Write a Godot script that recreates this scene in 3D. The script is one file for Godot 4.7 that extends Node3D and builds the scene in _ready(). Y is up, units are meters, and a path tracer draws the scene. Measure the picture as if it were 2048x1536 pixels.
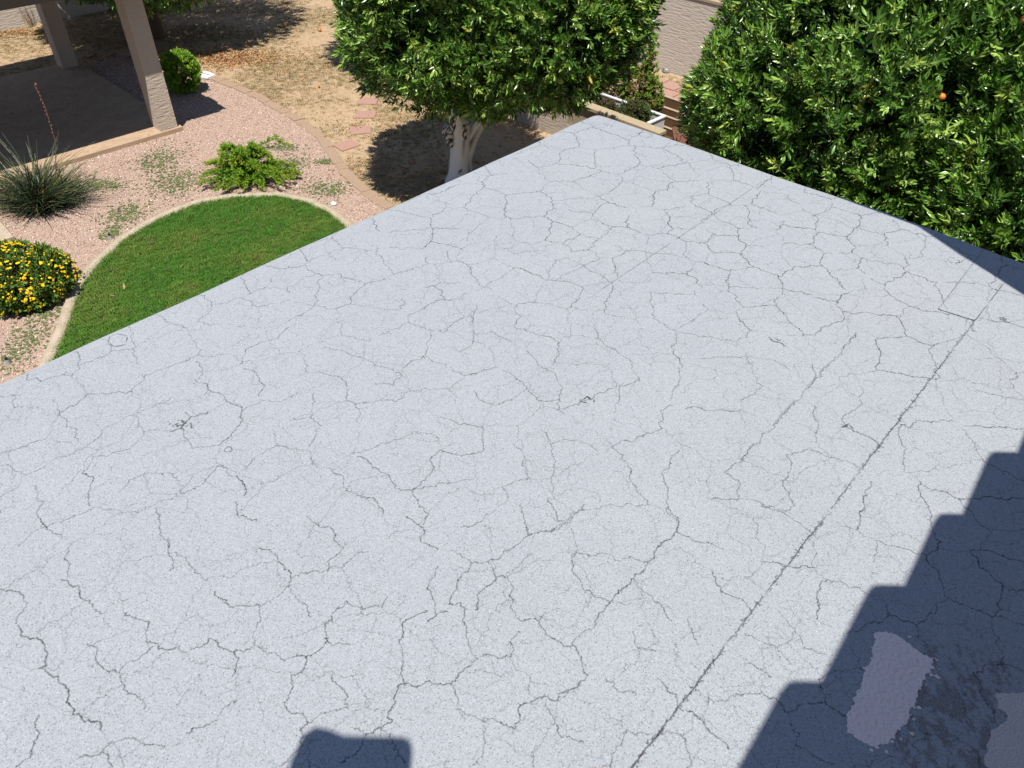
extends Node3D
# A white-speckled flat roof over a desert garden, seen from an upper roof. Metres, y up.

const GROUND := 0.0
const ROOF_Y := 3.1
const RC := Vector3(0.76, 3.1, -7.11)          # far corner of the flat roof
const RU := Vector3(0.740, 0, 0.672)           # along its right edge
const RV := Vector3(-0.672, 0, 0.740)          # along its left edge
const YU := Vector3(0.713, 0, 0.700)           # the yard's own axes
const YV := Vector3(-0.700, 0, 0.713)
const N := 2048                                # roof texture, ROOF_SPAN metres a side
const ROOF_SPAN := 6.3

var rng := RandomNumberGenerator.new()
var taken := {}
var dark := PackedByteArray()
var warp_a := FastNoiseLite.new()
var warp_b := FastNoiseLite.new()
var occupied := {}
var M := {}


class Shape:
	var v := PackedVector3Array()
	var n := PackedVector3Array()
	var c := PackedColorArray()
	var t := PackedVector2Array()
	var i := PackedInt32Array()

	func vert(p: Vector3, nn: Vector3, col := Color.WHITE, uv := Vector2.ZERO) -> int:
		v.append(p); n.append(nn); c.append(col); t.append(uv)
		return v.size() - 1

	func tri(a: Vector3, b: Vector3, d: Vector3, col := Color.WHITE) -> void:
		var nn := (d - a).cross(b - a).normalized()
		var k := vert(a, nn, col)
		vert(b, nn, col); vert(d, nn, col)
		i.append_array([k, k + 1, k + 2])

	func quad(a: Vector3, b: Vector3, d: Vector3, e: Vector3, col := Color.WHITE) -> void:
		var nn := (d - a).cross(b - a).normalized()
		var k := vert(a, nn, col, Vector2(0, 0))
		vert(b, nn, col, Vector2(1, 0)); vert(d, nn, col, Vector2(1, 1)); vert(e, nn, col, Vector2(0, 1))
		i.append_array([k, k + 1, k + 2, k, k + 2, k + 3])

	# a prism over a ring of points (clockwise seen from above), from y0 up to y1, the top edge bevelled by b
	func prism(ring: PackedVector2Array, y0: float, y1: float, b: float, col := Color.WHITE, closed_below := false) -> void:
		var m := ring.size()
		var area := 0.0
		for k in m:
			area += ring[k].cross(ring[(k + 1) % m])
		var r := ring.duplicate()
		if area < 0:
			r.reverse()
		var inner := PackedVector2Array()
		for k in m:
			var d0 := (r[k] - r[(k - 1 + m) % m]).normalized()
			var d1 := (r[(k + 1) % m] - r[k]).normalized()
			var q := (Vector2(-d0.y, d0.x) + Vector2(-d1.y, d1.x)) * 0.5
			inner.append(r[k] + q * b / maxf(q.length_squared(), 0.3))
		for k in m:
			var p := r[k]
			var q := r[(k + 1) % m]
			var pi := inner[k]
			var qi := inner[(k + 1) % m]
			quad(Vector3(p.x, y1 - b, p.y), Vector3(q.x, y1 - b, q.y), Vector3(q.x, y0, q.y), Vector3(p.x, y0, p.y), col)
			if b > 0:
				quad(Vector3(pi.x, y1, pi.y), Vector3(qi.x, y1, qi.y), Vector3(q.x, y1 - b, q.y), Vector3(p.x, y1 - b, p.y), col)
		var ids := Geometry2D.triangulate_polygon(inner)
		for k in range(0, ids.size(), 3):
			var a3 := Vector3(inner[ids[k]].x, y1, inner[ids[k]].y)
			var b3 := Vector3(inner[ids[k + 1]].x, y1, inner[ids[k + 1]].y)
			var c3 := Vector3(inner[ids[k + 2]].x, y1, inner[ids[k + 2]].y)
			if (c3 - a3).cross(b3 - a3).y > 0:
				tri(a3, b3, c3, col)
			else:
				tri(a3, c3, b3, col)
			if closed_below:
				var dn := Vector3(0, y0 - y1, 0)
				if (c3 - a3).cross(b3 - a3).y > 0:
					tri(a3 + dn, c3 + dn, b3 + dn, col)
				else:
					tri(a3 + dn, b3 + dn, c3 + dn, col)

	# a box along the axes of xf, centred, with bevelled top edges
	func box(xf: Transform3D, size: Vector3, b := 0.004, col := Color.WHITE) -> void:
		var h := size * 0.5
		var s := Shape.new()
		s.prism(PackedVector2Array([Vector2(-h.x, -h.z), Vector2(h.x, -h.z), Vector2(h.x, h.z), Vector2(-h.x, h.z)]), -h.y, h.y, b, col, true)
		add(s, xf)

	func add(s: Shape, xf: Transform3D) -> void:
		var k := v.size()
		for j in s.v.size():
			v.append(xf * s.v[j]); n.append((xf.basis * s.n[j]).normalized()); c.append(s.c[j]); t.append(s.t[j])
		for j in s.i:
			i.append(j + k)

	func tube(path: Array, radii: Array, sides: int, col := Color.WHITE, wobble: FastNoiseLite = null, amount := 0.0) -> void:
		var first := v.size()
		var m := path.size()
		var side := Vector3.RIGHT
		for k in m:
			var along: Vector3 = (path[mini(k + 1, m - 1)] - path[maxi(k - 1, 0)]).normalized()
			side = (side - along * side.dot(along)).normalized()
			var other := along.cross(side)
			for j in sides + 1:
				var a := TAU * j / sides
				var d := side * cos(a) + other * sin(a)
				var rr: float = radii[k]
				var p: Vector3 = path[k] + d * rr
				if wobble:
					p += d * wobble.get_noise_3dv(p * 10.0) * amount
				vert(p, d, col, Vector2(float(j) / sides, float(k)))
		for k in m - 1:
			for j in sides:
				var a := first + k * (sides + 1) + j
				var b := a + sides + 1
				i.append_array([a, a + 1, b + 1, a, b + 1, b])
		var tip := vert(path[m - 1] + (path[m - 1] - path[m - 2]).normalized() * radii[m - 1] * 0.4, (path[m - 1] - path[m - 2]).normalized(), col)
		for j in sides:
			var a := first + (m - 1) * (sides + 1) + j
			i.append_array([a, a + 1, tip])

	func ball(r: Vector3, rings: int, sides: int, col := Color.WHITE, lumps: FastNoiseLite = null, amount := 0.0) -> void:
		var first := v.size()
		for k in rings + 1:
			var a := PI * k / rings
			for j in sides + 1:
				var b := TAU * j / sides
				var d := Vector3(sin(a) * cos(b), cos(a), sin(a) * sin(b))
				var q := d
				if lumps:
					var dd := Vector3(sin(a) * cos(TAU * (j % sides) / sides), cos(a), sin(a) * sin(TAU * (j % sides) / sides))
					q = d * (1.0 + amount * lumps.get_noise_3dv(dd * 10.0))
				vert(q * r, (d / r).normalized(), col)
		for k in rings:
			for j in sides:
				var a := first + k * (sides + 1) + j
				var b := a + sides + 1
				i.append_array([a, a + 1, b + 1, a, b + 1, b])

	func mesh() -> ArrayMesh:
		for k in range(0, i.size(), 3):
			var p := v[i[k]]
			var front := (v[i[k + 2]] - p).cross(v[i[k + 1]] - p)
			if front.dot(n[i[k]] + n[i[k + 1]] + n[i[k + 2]]) < 0:
				var q := i[k + 1]
				i[k + 1] = i[k + 2]
				i[k + 2] = q
		var a := []
		a.resize(Mesh.ARRAY_MAX)
		a[Mesh.ARRAY_VERTEX] = v
		a[Mesh.ARRAY_NORMAL] = n
		a[Mesh.ARRAY_COLOR] = c
		a[Mesh.ARRAY_TEX_UV] = t
		a[Mesh.ARRAY_INDEX] = i
		var m := ArrayMesh.new()
		m.add_surface_from_arrays(Mesh.PRIMITIVE_TRIANGLES, a)
		return m


# ---------- naming ----------

func numbered(called: String, parent: Node) -> String:
	var key := str(parent.get_instance_id()) + called
	var k: int = taken.get(key, 0)
	taken[key] = k + 1
	return called if k == 0 else "%s_%03d" % [called, k]


func thing(called: String, label: String, category: String, at := Vector3.ZERO, group := "") -> Node3D:
	var o := Node3D.new()
	o.name = numbered(called, self)
	add_child(o)
	o.position = at
	tag(o, label, category, group)
	return o


func tag(o: Node3D, label: String, category: String, group := "", kind := "") -> void:
	o.set_meta("label", label)
	if category != "":
		o.set_meta("category", category)
	if group != "":
		o.set_meta("group", group)
	if kind != "":
		o.set_meta("kind", kind)


func put(called: String, m: Mesh, mat: Material, parent: Node = self, xf := Transform3D.IDENTITY) -> MeshInstance3D:
	var o := MeshInstance3D.new()
	o.name = numbered(called, parent)
	o.mesh = m
	o.material_override = mat
	o.transform = xf
	parent.add_child(o)
	return o


func scatter(called: String, m: Mesh, mat: Material, places: Array, colors: Array, parent: Node = self) -> MultiMeshInstance3D:
	var mm := MultiMesh.new()
	mm.transform_format = MultiMesh.TRANSFORM_3D
	mm.use_colors = true
	mm.mesh = m
	mm.instance_count = places.size()
	for k in places.size():
		mm.set_instance_transform(k, places[k])
		mm.set_instance_color(k, colors[k])
	var o := MultiMeshInstance3D.new()
	o.name = numbered(called, parent)
	o.multimesh = mm
	o.material_override = mat
	o.set_meta("kind", "stuff")
	parent.add_child(o)
	return o


# ---------- materials ----------

func fnl(s: int, freq: float, octaves := 4, kind := FastNoiseLite.TYPE_SIMPLEX_SMOOTH) -> FastNoiseLite:
	var f := FastNoiseLite.new()
	f.seed = s
	f.frequency = freq
	f.noise_type = kind
	f.fractal_type = FastNoiseLite.FRACTAL_FBM if octaves > 1 else FastNoiseLite.FRACTAL_NONE
	f.fractal_octaves = octaves
	return f


func grey(f: FastNoiseLite, size := 512) -> PackedByteArray:
	var im := f.get_seamless_image(size, size)
	im.convert(Image.FORMAT_L8)
	return im.get_data()


# a colour texture: two noises (coarse, fine) and a speckle pick between three linear colours
func mottled(coarse: PackedByteArray, fine: PackedByteArray, a: Color, b: Color, d: Color, grain := 0.12, size := 512) -> ImageTexture:
	var out := PackedByteArray()
	out.resize(size * size * 3)
	var r := RandomNumberGenerator.new()
	r.seed = 77
	for k in size * size:
		var x := coarse[k] / 255.0
		var y := fine[k] / 255.0
		var col := a.lerp(b, smoothstep(0.3, 0.7, x)).lerp(d, smoothstep(0.58, 0.75, y))
		var g := 1.0 + (r.randf() - 0.5) * 2.0 * grain
		col = Color(col.r * g, col.g * g, col.b * g).linear_to_srgb()
		out[k * 3] = clampi(int(col.r * 255), 0, 255)
		out[k * 3 + 1] = clampi(int(col.g * 255), 0, 255)
		out[k * 3 + 2] = clampi(int(col.b * 255), 0, 255)
	return ImageTexture.create_from_image(Image.create_from_data(size, size, false, Image.FORMAT_RGB8, out))


func height(bytes: PackedByteArray, size := 512) -> ImageTexture:
	return ImageTexture.create_from_image(Image.create_from_data(size, size, false, Image.FORMAT_L8, bytes))


func lin(r: float, g: float, b: float) -> Color:
	return Color(r, g, b).linear_to_srgb()


func flat(called: String, r: float, g: float, b: float, rough := 0.9) -> StandardMaterial3D:
	var m := StandardMaterial3D.new()
	m.resource_name = called
	m.albedo_color = lin(r, g, b)
	m.roughness = rough
	M[called] = m
	return m


func tinted(called: String, rough: float, through := Color.BLACK, spec := 0.5) -> StandardMaterial3D:
	var m := StandardMaterial3D.new()
	m.resource_name = called
	m.vertex_color_use_as_albedo = true
	m.roughness = rough
	m.metallic_specular = spec
	m.cull_mode = BaseMaterial3D.CULL_DISABLED
	if through != Color.BLACK:
		m.backlight_enabled = true
		m.backlight = through
	M[called] = m
	return m


func mapped(called: String, tex: Texture2D, scale: float, rough := 0.92, bump: Texture2D = null, depth := 0.0) -> StandardMaterial3D:
	var m := StandardMaterial3D.new()
	m.resource_name = called
	m.albedo_texture = tex
	m.roughness = rough
	m.metallic_specular = 0.35
	m.uv1_triplanar = true
	m.uv1_world_triplanar = true
	m.uv1_scale = Vector3.ONE * scale
	if bump:
		m.heightmap_enabled = true
		m.heightmap_texture = bump
		m.heightmap_scale = depth
	M[called] = m
	return m


func make_materials() -> void:
	var big := grey(fnl(1, 0.008, 4))
	var mid := grey(fnl(2, 0.03, 4))
	var fine := grey(fnl(3, 0.12, 3))
	var cells := grey(fnl(4, 0.16, 1, FastNoiseLite.TYPE_CELLULAR))
	mapped("sand", mottled(mid, fine, Color(0.38, 0.28, 0.185), Color(0.335, 0.24, 0.15), Color(0.285, 0.20, 0.12), 0.13), 0.45, 0.95, height(fine), 0.8)
	mapped("gravel", mottled(mid, cells, Color(0.41, 0.30, 0.245), Color(0.36, 0.255, 0.205), Color(0.48, 0.37, 0.31), 0.25), 0.9, 0.95, height(cells), 1.5)
	mapped("soil", mottled(mid, fine, Color(0.11, 0.055, 0.03), Color(0.14, 0.075, 0.04), Color(0.06, 0.03, 0.02), 0.2), 1.2, 0.95, height(fine), 1.5)
	mapped("turf", mottled(mid, fine, Color(0.045, 0.085, 0.015), Color(0.055, 0.085, 0.017), Color(0.06, 0.06, 0.022), 0.2), 1.0, 0.95, height(fine), 1.0)
	mapped("concrete", mottled(big, mid, Color(0.39, 0.325, 0.25), Color(0.35, 0.29, 0.22), Color(0.31, 0.25, 0.19), 0.07), 0.8, 0.9, height(fine), 0.25)
	mapped("patio", mottled(big, mid, Color(0.38, 0.275, 0.19), Color(0.34, 0.245, 0.17), Color(0.30, 0.215, 0.15), 0.05), 0.5, 0.85, height(fine), 0.15)
	mapped("paver", mottled(mid, fine, Color(0.32, 0.23, 0.165), Color(0.265, 0.185, 0.13), Color(0.37, 0.275, 0.205), 0.1), 1.5, 0.93, height(fine), 0.6)
	mapped("red_paver", mottled(mid, fine, Color(0.36, 0.215, 0.175), Color(0.32, 0.19, 0.155), Color(0.38, 0.25, 0.205), 0.1), 1.5, 0.93, height(fine), 0.6)
	mapped("cream_block", mottled(mid, fine, Color(0.36, 0.295, 0.205), Color(0.33, 0.265, 0.18), Color(0.30, 0.235, 0.155), 0.06), 1.0, 0.92, height(fine), 0.5)
	mapped("board", mottled(mid, fine, Color(0.15, 0.08, 0.045), Color(0.12, 0.06, 0.035), Color(0.09, 0.05, 0.03), 0.12), 1.6, 0.85, height(fine), 0.5)
	mapped("flagstone", mottled(mid, fine, Color(0.25, 0.12, 0.085), Color(0.22, 0.105, 0.08), Color(0.28, 0.15, 0.11), 0.1), 1.6, 0.9, height(fine), 0.8)
	mapped("white_wood", mottled(mid, fine, Color(0.55, 0.56, 0.57), Color(0.50, 0.51, 0.53), Color(0.44, 0.45, 0.46), 0.04), 1.4, 0.6, height(fine), 0.15)
	# trowelled stucco: long ridges
	var ridge := FastNoiseLite.new()
	ridge.seed = 9
	ridge.noise_type = FastNoiseLite.TYPE_SIMPLEX_SMOOTH
	ridge.fractal_type = FastNoiseLite.FRACTAL_RIDGED
	ridge.fractal_octaves = 2
	ridge.frequency = 0.011
	var lace := grey(ridge)
	var st := mottled(mid, fine, Color(0.45, 0.385, 0.32), Color(0.42, 0.355, 0.295), Color(0.39, 0.33, 0.27), 0.05)
	var s := mapped("stucco", st, 1.0, 0.93, height(lace), 0.9)
	s.uv1_scale = Vector3(1.5, 2.0, 1.5)
	var w := mapped("wall_stucco", mottled(mid, fine, Color(0.50, 0.455, 0.41), Color(0.47, 0.425, 0.38), Color(0.44, 0.40, 0.355), 0.05), 1.0, 0.93, height(lace), 0.7)
	w.uv1_scale = Vector3(0.55, 2.2, 0.55)
	flat("dark_wood", 0.022, 0.016, 0.010, 0.8)
	flat("roof_tile", 0.16, 0.10, 0.07, 0.9)
	flat("drip_metal", 0.20, 0.20, 0.21, 0.5)
	flat("white_cloth", 0.62, 0.63, 0.64, 0.8)
	flat("red_stripe", 0.35, 0.03, 0.04, 0.8)
	flat("orange_peel", 0.48, 0.17, 0.02, 0.5)
	flat("black_plastic", 0.02, 0.02, 0.022, 0.5)
	flat("pale_plastic", 0.35, 0.36, 0.36, 0.5)
	flat("galvanised", 0.30, 0.31, 0.31, 0.45)
	flat("flower_yellow", 0.62, 0.30, 0.008, 0.7)
	flat("stalk", 0.10, 0.05, 0.035, 0.7)
	tinted("leaf_gloss", 0.31, lin(0.06, 0.09, 0.012), 0.6)
	tinted("leaf_soft", 0.6, lin(0.10, 0.16, 0.02), 0.4)
	tinted("blade", 0.5, lin(0.05, 0.09, 0.015), 0.4)
	tinted("straw", 0.85, Color.BLACK, 0.3)
	tinted("stone", 0.92, Color.BLACK, 0.35)
	tinted("bark", 0.9, Color.BLACK, 0.3)


# ---------- the flat roof ----------

func stamp(x: float, y: float, r: float, strength: float) -> void:
	var x0 := maxi(int(x - r - 1), 0)
	var x1 := mini(int(x + r + 1), N - 1)
	var y0 := maxi(int(y - r - 1), 0)
	var y1 := mini(int(y + r + 1), N - 1)
	for b in range(y0, y1 + 1):
		for a in range(x0, x1 + 1):
			var d := sqrt((a - x) * (a - x) + (b - y) * (b - y))
			var q := int(clampf(r + 0.5 - d, 0, 1) * strength * 255.0)
			if q > dark[b * N + a]:
				dark[b * N + a] = q


func line(a: Vector2, b: Vector2, width: float, strength: float, amp: float, broken := 0.0) -> void:
	var k := N / ROOF_SPAN
	var p := (a + Vector2(0.1, 0.1)) * k
	var q := (b + Vector2(0.1, 0.1)) * k
	var steps := maxi(int(p.distance_to(q) / 0.9), 1)
	for s in steps + 1:
		var m := p.lerp(q, float(s) / steps)
		var j := Vector2(warp_a.get_noise_2d(m.x, m.y), warp_b.get_noise_2d(m.x, m.y)) * amp + Vector2(warp_a.get_noise_2d(m.x * 6.0 + 50, m.y * 6.0), warp_b.get_noise_2d(m.x * 6.0, m.y * 6.0 + 70)) * minf(amp * 0.35, 2.2)
		var fade := warp_a.get_noise_2d(m.x * 0.35 + 900, m.y * 0.35)
		if broken > 0 and fade < broken - 0.55:
			continue
		var w := width * (0.75 + 0.9 * absf(warp_b.get_noise_2d(m.x * 2.0 + 300, m.y * 2.0)))
		stamp(m.x + j.x, m.y + j.y, w * 0.5, strength * clampf(0.95 + fade * 0.8, 0.5, 1.0))


func crack(width: float, p: Array) -> void:
	for k in range(0, p.size() - 2, 2):
		var a := Vector2(p[k], p[k + 1])
		var b := Vector2(p[k + 2], p[k + 3])
		line(a, b, width * 0.72, 0.88, 7.0)
		var m := maxi(int(a.distance_to(b) / 0.04), 1)
		for s in m + 1:
			var c := a.lerp(b, float(s) / m)
			occupied[Vector2i(int(c.x / 0.08), int(c.y / 0.08))] = true


func ring(c: Vector2, r: Vector2, width: float, gap: float) -> void:
	var last := Vector2.INF
	for k in 25:
		var a := TAU * k / 24.0
		var p := c + Vector2(cos(a) * r.x, sin(a) * r.y)
		if last != Vector2.INF and rng.randf() > gap:
			line(last, p, width, 0.9, 3.0)
		last = p


func trace_cracks() -> void:
	crack(1, [0.65, 5.56, 0.71, 5.53, 0.80, 5.50, 0.81, 5.43, 0.81, 5.35, 0.83, 5.21, 0.76, 5.06, 0.78, 4.92, 0.80, 4.74])
	crack(1, [0.80, 5.50, 0.86, 5.56, 0.85, 5.64])
	crack(1.5, [0.91, 5.50, 1.04, 5.53, 1.09, 5.56, 1.20, 5.57, 1.29, 5.55])
	crack(1, [1.22, 5.69, 1.18, 5.63, 1.20, 5.57, 1.22, 5.48, 1.25, 5.36, 1.34, 5.30, 1.42, 5.25, 1.43, 5.17, 1.46, 5.05, 1.35, 5.02, 1.30, 5.03, 1.21, 5.11, 1.20, 5.17, 1.23, 5.25])
	crack(2, [0.99, 5.30, 1.07, 5.30])
	crack(1.2, [1.07, 5.30, 1.11, 5.32, 1.15, 5.36, 1.22, 5.38])
	crack(1.2, [0.99, 5.30, 0.93, 5.23, 1.00, 5.07, 0.95, 4.98, 0.85, 4.95, 0.80, 4.94])
	crack(1, [0.93, 4.97, 0.96, 4.93, 1.04, 4.87])
	crack(3.2, [1.04, 4.87, 1.04, 4.81, 1.02, 4.75])
	crack(2, [1.02, 4.75, 1.05, 4.66])
	crack(1.2, [1.04, 4.82, 1.14, 4.85, 1.24, 4.84])
	crack(1.4, [1.02, 4.75, 1.00, 4.74, 0.96, 4.76])
	crack(1.5, [0.76, 4.58, 0.85, 4.55, 0.89, 4.57, 0.95, 4.54, 1.02, 4.55, 1.16, 4.53, 1.23, 4.57, 1.27, 4.66, 1.30, 4.76, 1.24, 4.84])
	crack(1, [1.16, 4.53, 1.17, 4.41, 1.24, 4.35, 1.25, 4.24])
	crack(1.2, [0.61, 4.48, 0.69, 4.49, 0.77, 4.56])
	crack(1.4, [0.86, 4.34, 0.95, 4.31, 1.08, 4.35, 1.12, 4.41])
	crack(1.2, [1.41, 4.51, 1.52, 4.55, 1.66, 4.48, 1.76, 4.50])
	crack(1.2, [1.52, 4.55, 1.50, 4.65, 1.55, 4.80, 1.53, 4.83, 1.44, 4.82, 1.42, 4.85, 1.49, 4.99, 1.46, 5.05])
	crack(2, [1.55, 4.80, 1.67, 4.83, 1.69, 4.85])
	crack(1.2, [1.42, 4.39, 1.46, 4.31, 1.37, 4.22, 1.32, 4.19])
	crack(1.2, [1.46, 4.31, 1.55, 4.32, 1.63, 4.42, 1.64, 4.46])
	crack(1.3, [0.82, 4.32, 0.73, 4.24, 0.72, 4.13, 0.76, 4.06, 0.73, 3.94])
	crack(1.4, [1.68, 4.91, 1.77, 4.94, 1.86, 4.90])
	crack(1.4, [2.00, 4.73, 2.10, 4.71, 2.14, 4.69, 2.20, 4.72, 2.26, 4.73])
	crack(1.4, [1.45, 5.17, 1.57, 5.22, 1.64, 5.24, 1.71, 5.25])
	crack(1.2, [0.35, 5.18, 0.48, 5.20, 0.62, 5.21, 0.67, 5.20, 0.76, 5.23])
	crack(1.4, [1.39, 5.84, 1.45, 5.79, 1.53, 5.80, 1.57, 5.84, 1.61, 5.86])
	crack(2, [1.62, 5.86, 1.68, 5.86, 1.73, 5.83, 1.87, 5.84, 1.88, 5.88, 1.95, 5.84, 2.02, 5.85, 2.11, 5.85, 2.14, 5.86, 2.20, 5.84, 2.24, 5.82, 2.28, 5.83])
	crack(1.6, [1.53, 5.64, 1.61, 5.61, 1.65, 5.62, 1.74, 5.60, 1.80, 5.61])
	crack(1.3, [1.37, 5.54, 1.43, 5.58, 1.53, 5.62])
	crack(1.6, [1.87, 5.53, 1.99, 5.50, 2.06, 5.53, 2.13, 5.52, 2.17, 5.46, 2.22, 5.45, 2.24, 5.36, 2.31, 5.34, 2.35, 5.32, 2.40, 5.34, 2.44, 5.38])
	crack(1.3, [1.89, 5.70, 1.95, 5.69, 2.05, 5.72, 2.11, 5.67, 2.20, 5.69, 2.27, 5.67, 2.32, 5.68])
	crack(1.2, [2.11, 5.67, 2.10, 5.60, 2.11, 5.54])
	crack(1.4, [2.31, 5.93, 2.35, 5.85, 2.35, 5.82, 2.38, 5.75, 2.43, 5.74, 2.49, 5.70])
	crack(1.4, [2.35, 5.85, 2.42, 5.86])
	crack(1.4, [2.52, 5.61, 2.51, 5.59, 2.54, 5.53, 2.52, 5.42])
	crack(1.4, [2.05, 5.95, 2.08, 5.97, 2.12, 5.98, 2.14, 6.01, 2.19, 6.05, 2.18, 6.09])
	crack(1.2, [1.65, 5.23, 1.75, 5.26, 1.82, 5.30])
	crack(1.5, [1.99, 4.98, 2.04, 4.95, 2.14, 4.95, 2.21, 4.96, 2.24, 4.97, 2.26, 5.01, 2.25, 5.13, 2.17, 5.22, 2.05, 5.24])
	crack(1.4, [2.24, 4.97, 2.26, 4.88, 2.31, 4.83, 2.27, 4.80, 2.26, 4.73])
	crack(1.2, [2.26, 5.01, 2.36, 5.01, 2.45, 5.02])
	crack(1.2, [2.25, 5.13, 2.32, 5.21, 2.38, 5.25, 2.39, 5.29, 2.35, 5.32])
	crack(1.5, [2.39, 5.26, 2.53, 5.20, 2.57, 5.15, 2.59, 5.06, 2.55, 5.05, 2.52, 5.01, 2.49, 4.96])
	crack(1.4, [2.55, 5.05, 2.61, 5.04, 2.65, 4.99])
	crack(1.4, [2.57, 5.15, 2.61, 5.17, 2.60, 5.23, 2.67, 5.30, 2.71, 5.31, 2.79, 5.29, 2.79, 5.33, 2.84, 5.37, 2.86, 5.43])
	crack(1.3, [2.79, 5.29, 2.83, 5.20, 2.86, 5.16, 2.82, 5.13, 2.71, 5.13])
	crack(1.8, [3.27, 3.57, 3.29, 3.62, 3.29, 3.77, 3.30, 3.91, 3.30, 3.96, 3.29, 4.12, 3.30, 4.19, 3.31, 4.25, 3.30, 4.32, 3.31, 4.38])
	crack(1.2, [3.18, 3.55, 3.25, 3.58, 3.27, 3.57])
	crack(1.5, [3.31, 4.38, 3.28, 4.42, 3.22, 4.43, 3.13, 4.40, 3.05, 4.46, 2.94, 4.35, 2.91, 4.33, 2.87, 4.36, 2.87, 4.48, 2.91, 4.54])
	crack(1, [3.13, 4.40, 3.13, 4.36, 3.16, 4.29])
	crack(1, [2.91, 4.33, 2.91, 4.26, 2.89, 4.18])
	crack(1.6, [3.31, 4.38, 3.38, 4.42, 3.43, 4.46, 3.42, 4.52, 3.40, 4.60, 3.35, 4.65, 3.32, 4.70, 3.36, 4.80, 3.31, 4.81, 3.25, 4.86])
	crack(1.2, [3.06, 4.69, 3.11, 4.63, 3.16, 4.59, 3.13, 4.55, 3.11, 4.49])
	crack(1, [3.15, 4.58, 3.21, 4.61, 3.25, 4.60, 3.32, 4.65])
	crack(1.2, [2.81, 4.10, 2.81, 4.19, 2.79, 4.34, 2.87, 4.36])
	crack(1.2, [2.65, 3.98, 2.75, 4.05, 2.81, 4.10, 2.86, 4.02, 2.89, 3.92, 2.88, 3.80])
	crack(1.3, [2.93, 3.93, 3.03, 4.01, 3.06, 4.10, 3.09, 4.12, 3.18, 4.15, 3.24, 4.15, 3.29, 4.12])
	crack(1.1, [3.31, 3.97, 3.39, 3.99, 3.49, 4.01, 3.54, 4.02])
	crack(1.2, [3.56, 3.97, 3.61, 4.00, 3.67, 4.03])
	crack(1.4, [3.29, 3.62, 3.36, 3.61, 3.42, 3.58, 3.49, 3.57])
	crack(1.6, [3.53, 3.71, 3.56, 3.74, 3.60, 3.76, 3.68, 3.74, 3.76, 3.76])
	crack(1.3, [3.46, 3.21, 3.54, 3.21, 3.59, 3.18, 3.75, 3.20])
	crack(1.2, [3.46, 4.18, 3.48, 4.21, 3.57, 4.19])
	crack(1.4, [3.49, 4.41, 3.54, 4.41, 3.61, 4.39])
	crack(1.5, [3.63, 4.27, 3.68, 4.28, 3.73, 4.28, 3.78, 4.31])
	crack(1.3, [3.39, 4.65, 3.51, 4.69, 3.58, 4.66])
	crack(1.6, [3.79, 4.29, 3.89, 4.31, 3.98, 4.32])
	crack(1.2, [3.86, 3.97, 3.96, 3.97])
	crack(1, [3.78, 3.87, 3.90, 3.84, 3.98, 3.86])
	crack(1, [3.82, 3.68, 3.91, 3.71, 3.99, 3.75, 4.06, 3.74])
	crack(1.1, [1.03, 3.90, 1.28, 3.81, 1.38, 3.80, 1.54, 3.75, 1.59, 3.85, 1.50, 3.90])
	crack(1.2, [1.40, 3.05, 1.49, 3.16, 1.58, 3.21, 1.64, 3.29, 1.64, 3.38])
	crack(1.2, [1.58, 3.21, 1.65, 3.12, 1.80, 3.12])
	crack(1.4, [2.07, 2.67, 2.16, 2.74, 2.30, 2.76, 2.40, 2.77, 2.55, 2.89, 2.50, 2.99, 2.55, 3.09, 2.60, 3.19])
	crack(1.2, [1.92, 3.11, 2.07, 3.17, 2.16, 3.16, 2.26, 3.21, 2.32, 3.31, 2.41, 3.37])
	crack(1.3, [1.94, 3.33, 2.06, 3.34, 2.25, 3.39, 2.32, 3.31])
	crack(1.2, [1.95, 3.58, 2.04, 3.60, 2.10, 3.58, 2.14, 3.48, 2.13, 3.35])
	crack(1.3, [1.96, 3.84, 2.08, 3.81, 2.18, 3.75, 2.29, 3.87, 2.23, 3.97, 2.13, 4.02, 2.15, 4.08, 2.21, 4.14, 2.23, 4.24, 2.23, 4.29])
	crack(1.6, [2.23, 4.29, 2.16, 4.33, 2.08, 4.30, 1.86, 4.32])
	crack(1.3, [2.41, 4.39, 2.39, 4.33, 2.23, 4.29, 2.30, 4.16, 2.39, 4.03])
	crack(1.5, [1.85, 4.47, 1.92, 4.46, 1.97, 4.49, 2.08, 4.48, 2.17, 4.44, 2.24, 4.47])
	crack(1.6, [2.32, 4.41, 2.45, 4.41, 2.49, 4.45, 2.56, 4.44])
	crack(1.2, [2.37, 3.72, 2.46, 3.74, 2.50, 3.80, 2.58, 3.85, 2.54, 3.96, 2.60, 4.03, 2.59, 4.14, 2.61, 4.19, 2.56, 4.28])
	crack(1.1, [2.40, 3.54, 2.50, 3.58, 2.57, 3.50, 2.60, 3.46, 2.72, 3.47])
	crack(1.1, [2.50, 3.58, 2.58, 3.65, 2.72, 3.84])
	crack(1.3, [2.74, 3.88, 2.78, 3.89, 2.85, 3.94, 2.90, 3.92, 2.88, 3.79])
	crack(1.3, [2.90, 3.92, 2.86, 4.03, 2.81, 4.09, 2.75, 4.05])
	crack(1.6, [3.26, 2.19, 3.26, 2.29, 3.27, 2.55, 3.27, 2.74, 3.27, 2.96, 3.27, 3.14, 3.34, 3.15, 3.40, 3.24])
	crack(1.5, [3.25, 1.60, 3.25, 1.79, 3.26, 2.01, 3.26, 2.19, 3.18, 2.08])
	crack(1.2, [3.47, 2.07, 3.54, 2.19, 3.50, 2.35, 3.54, 2.44])
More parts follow.
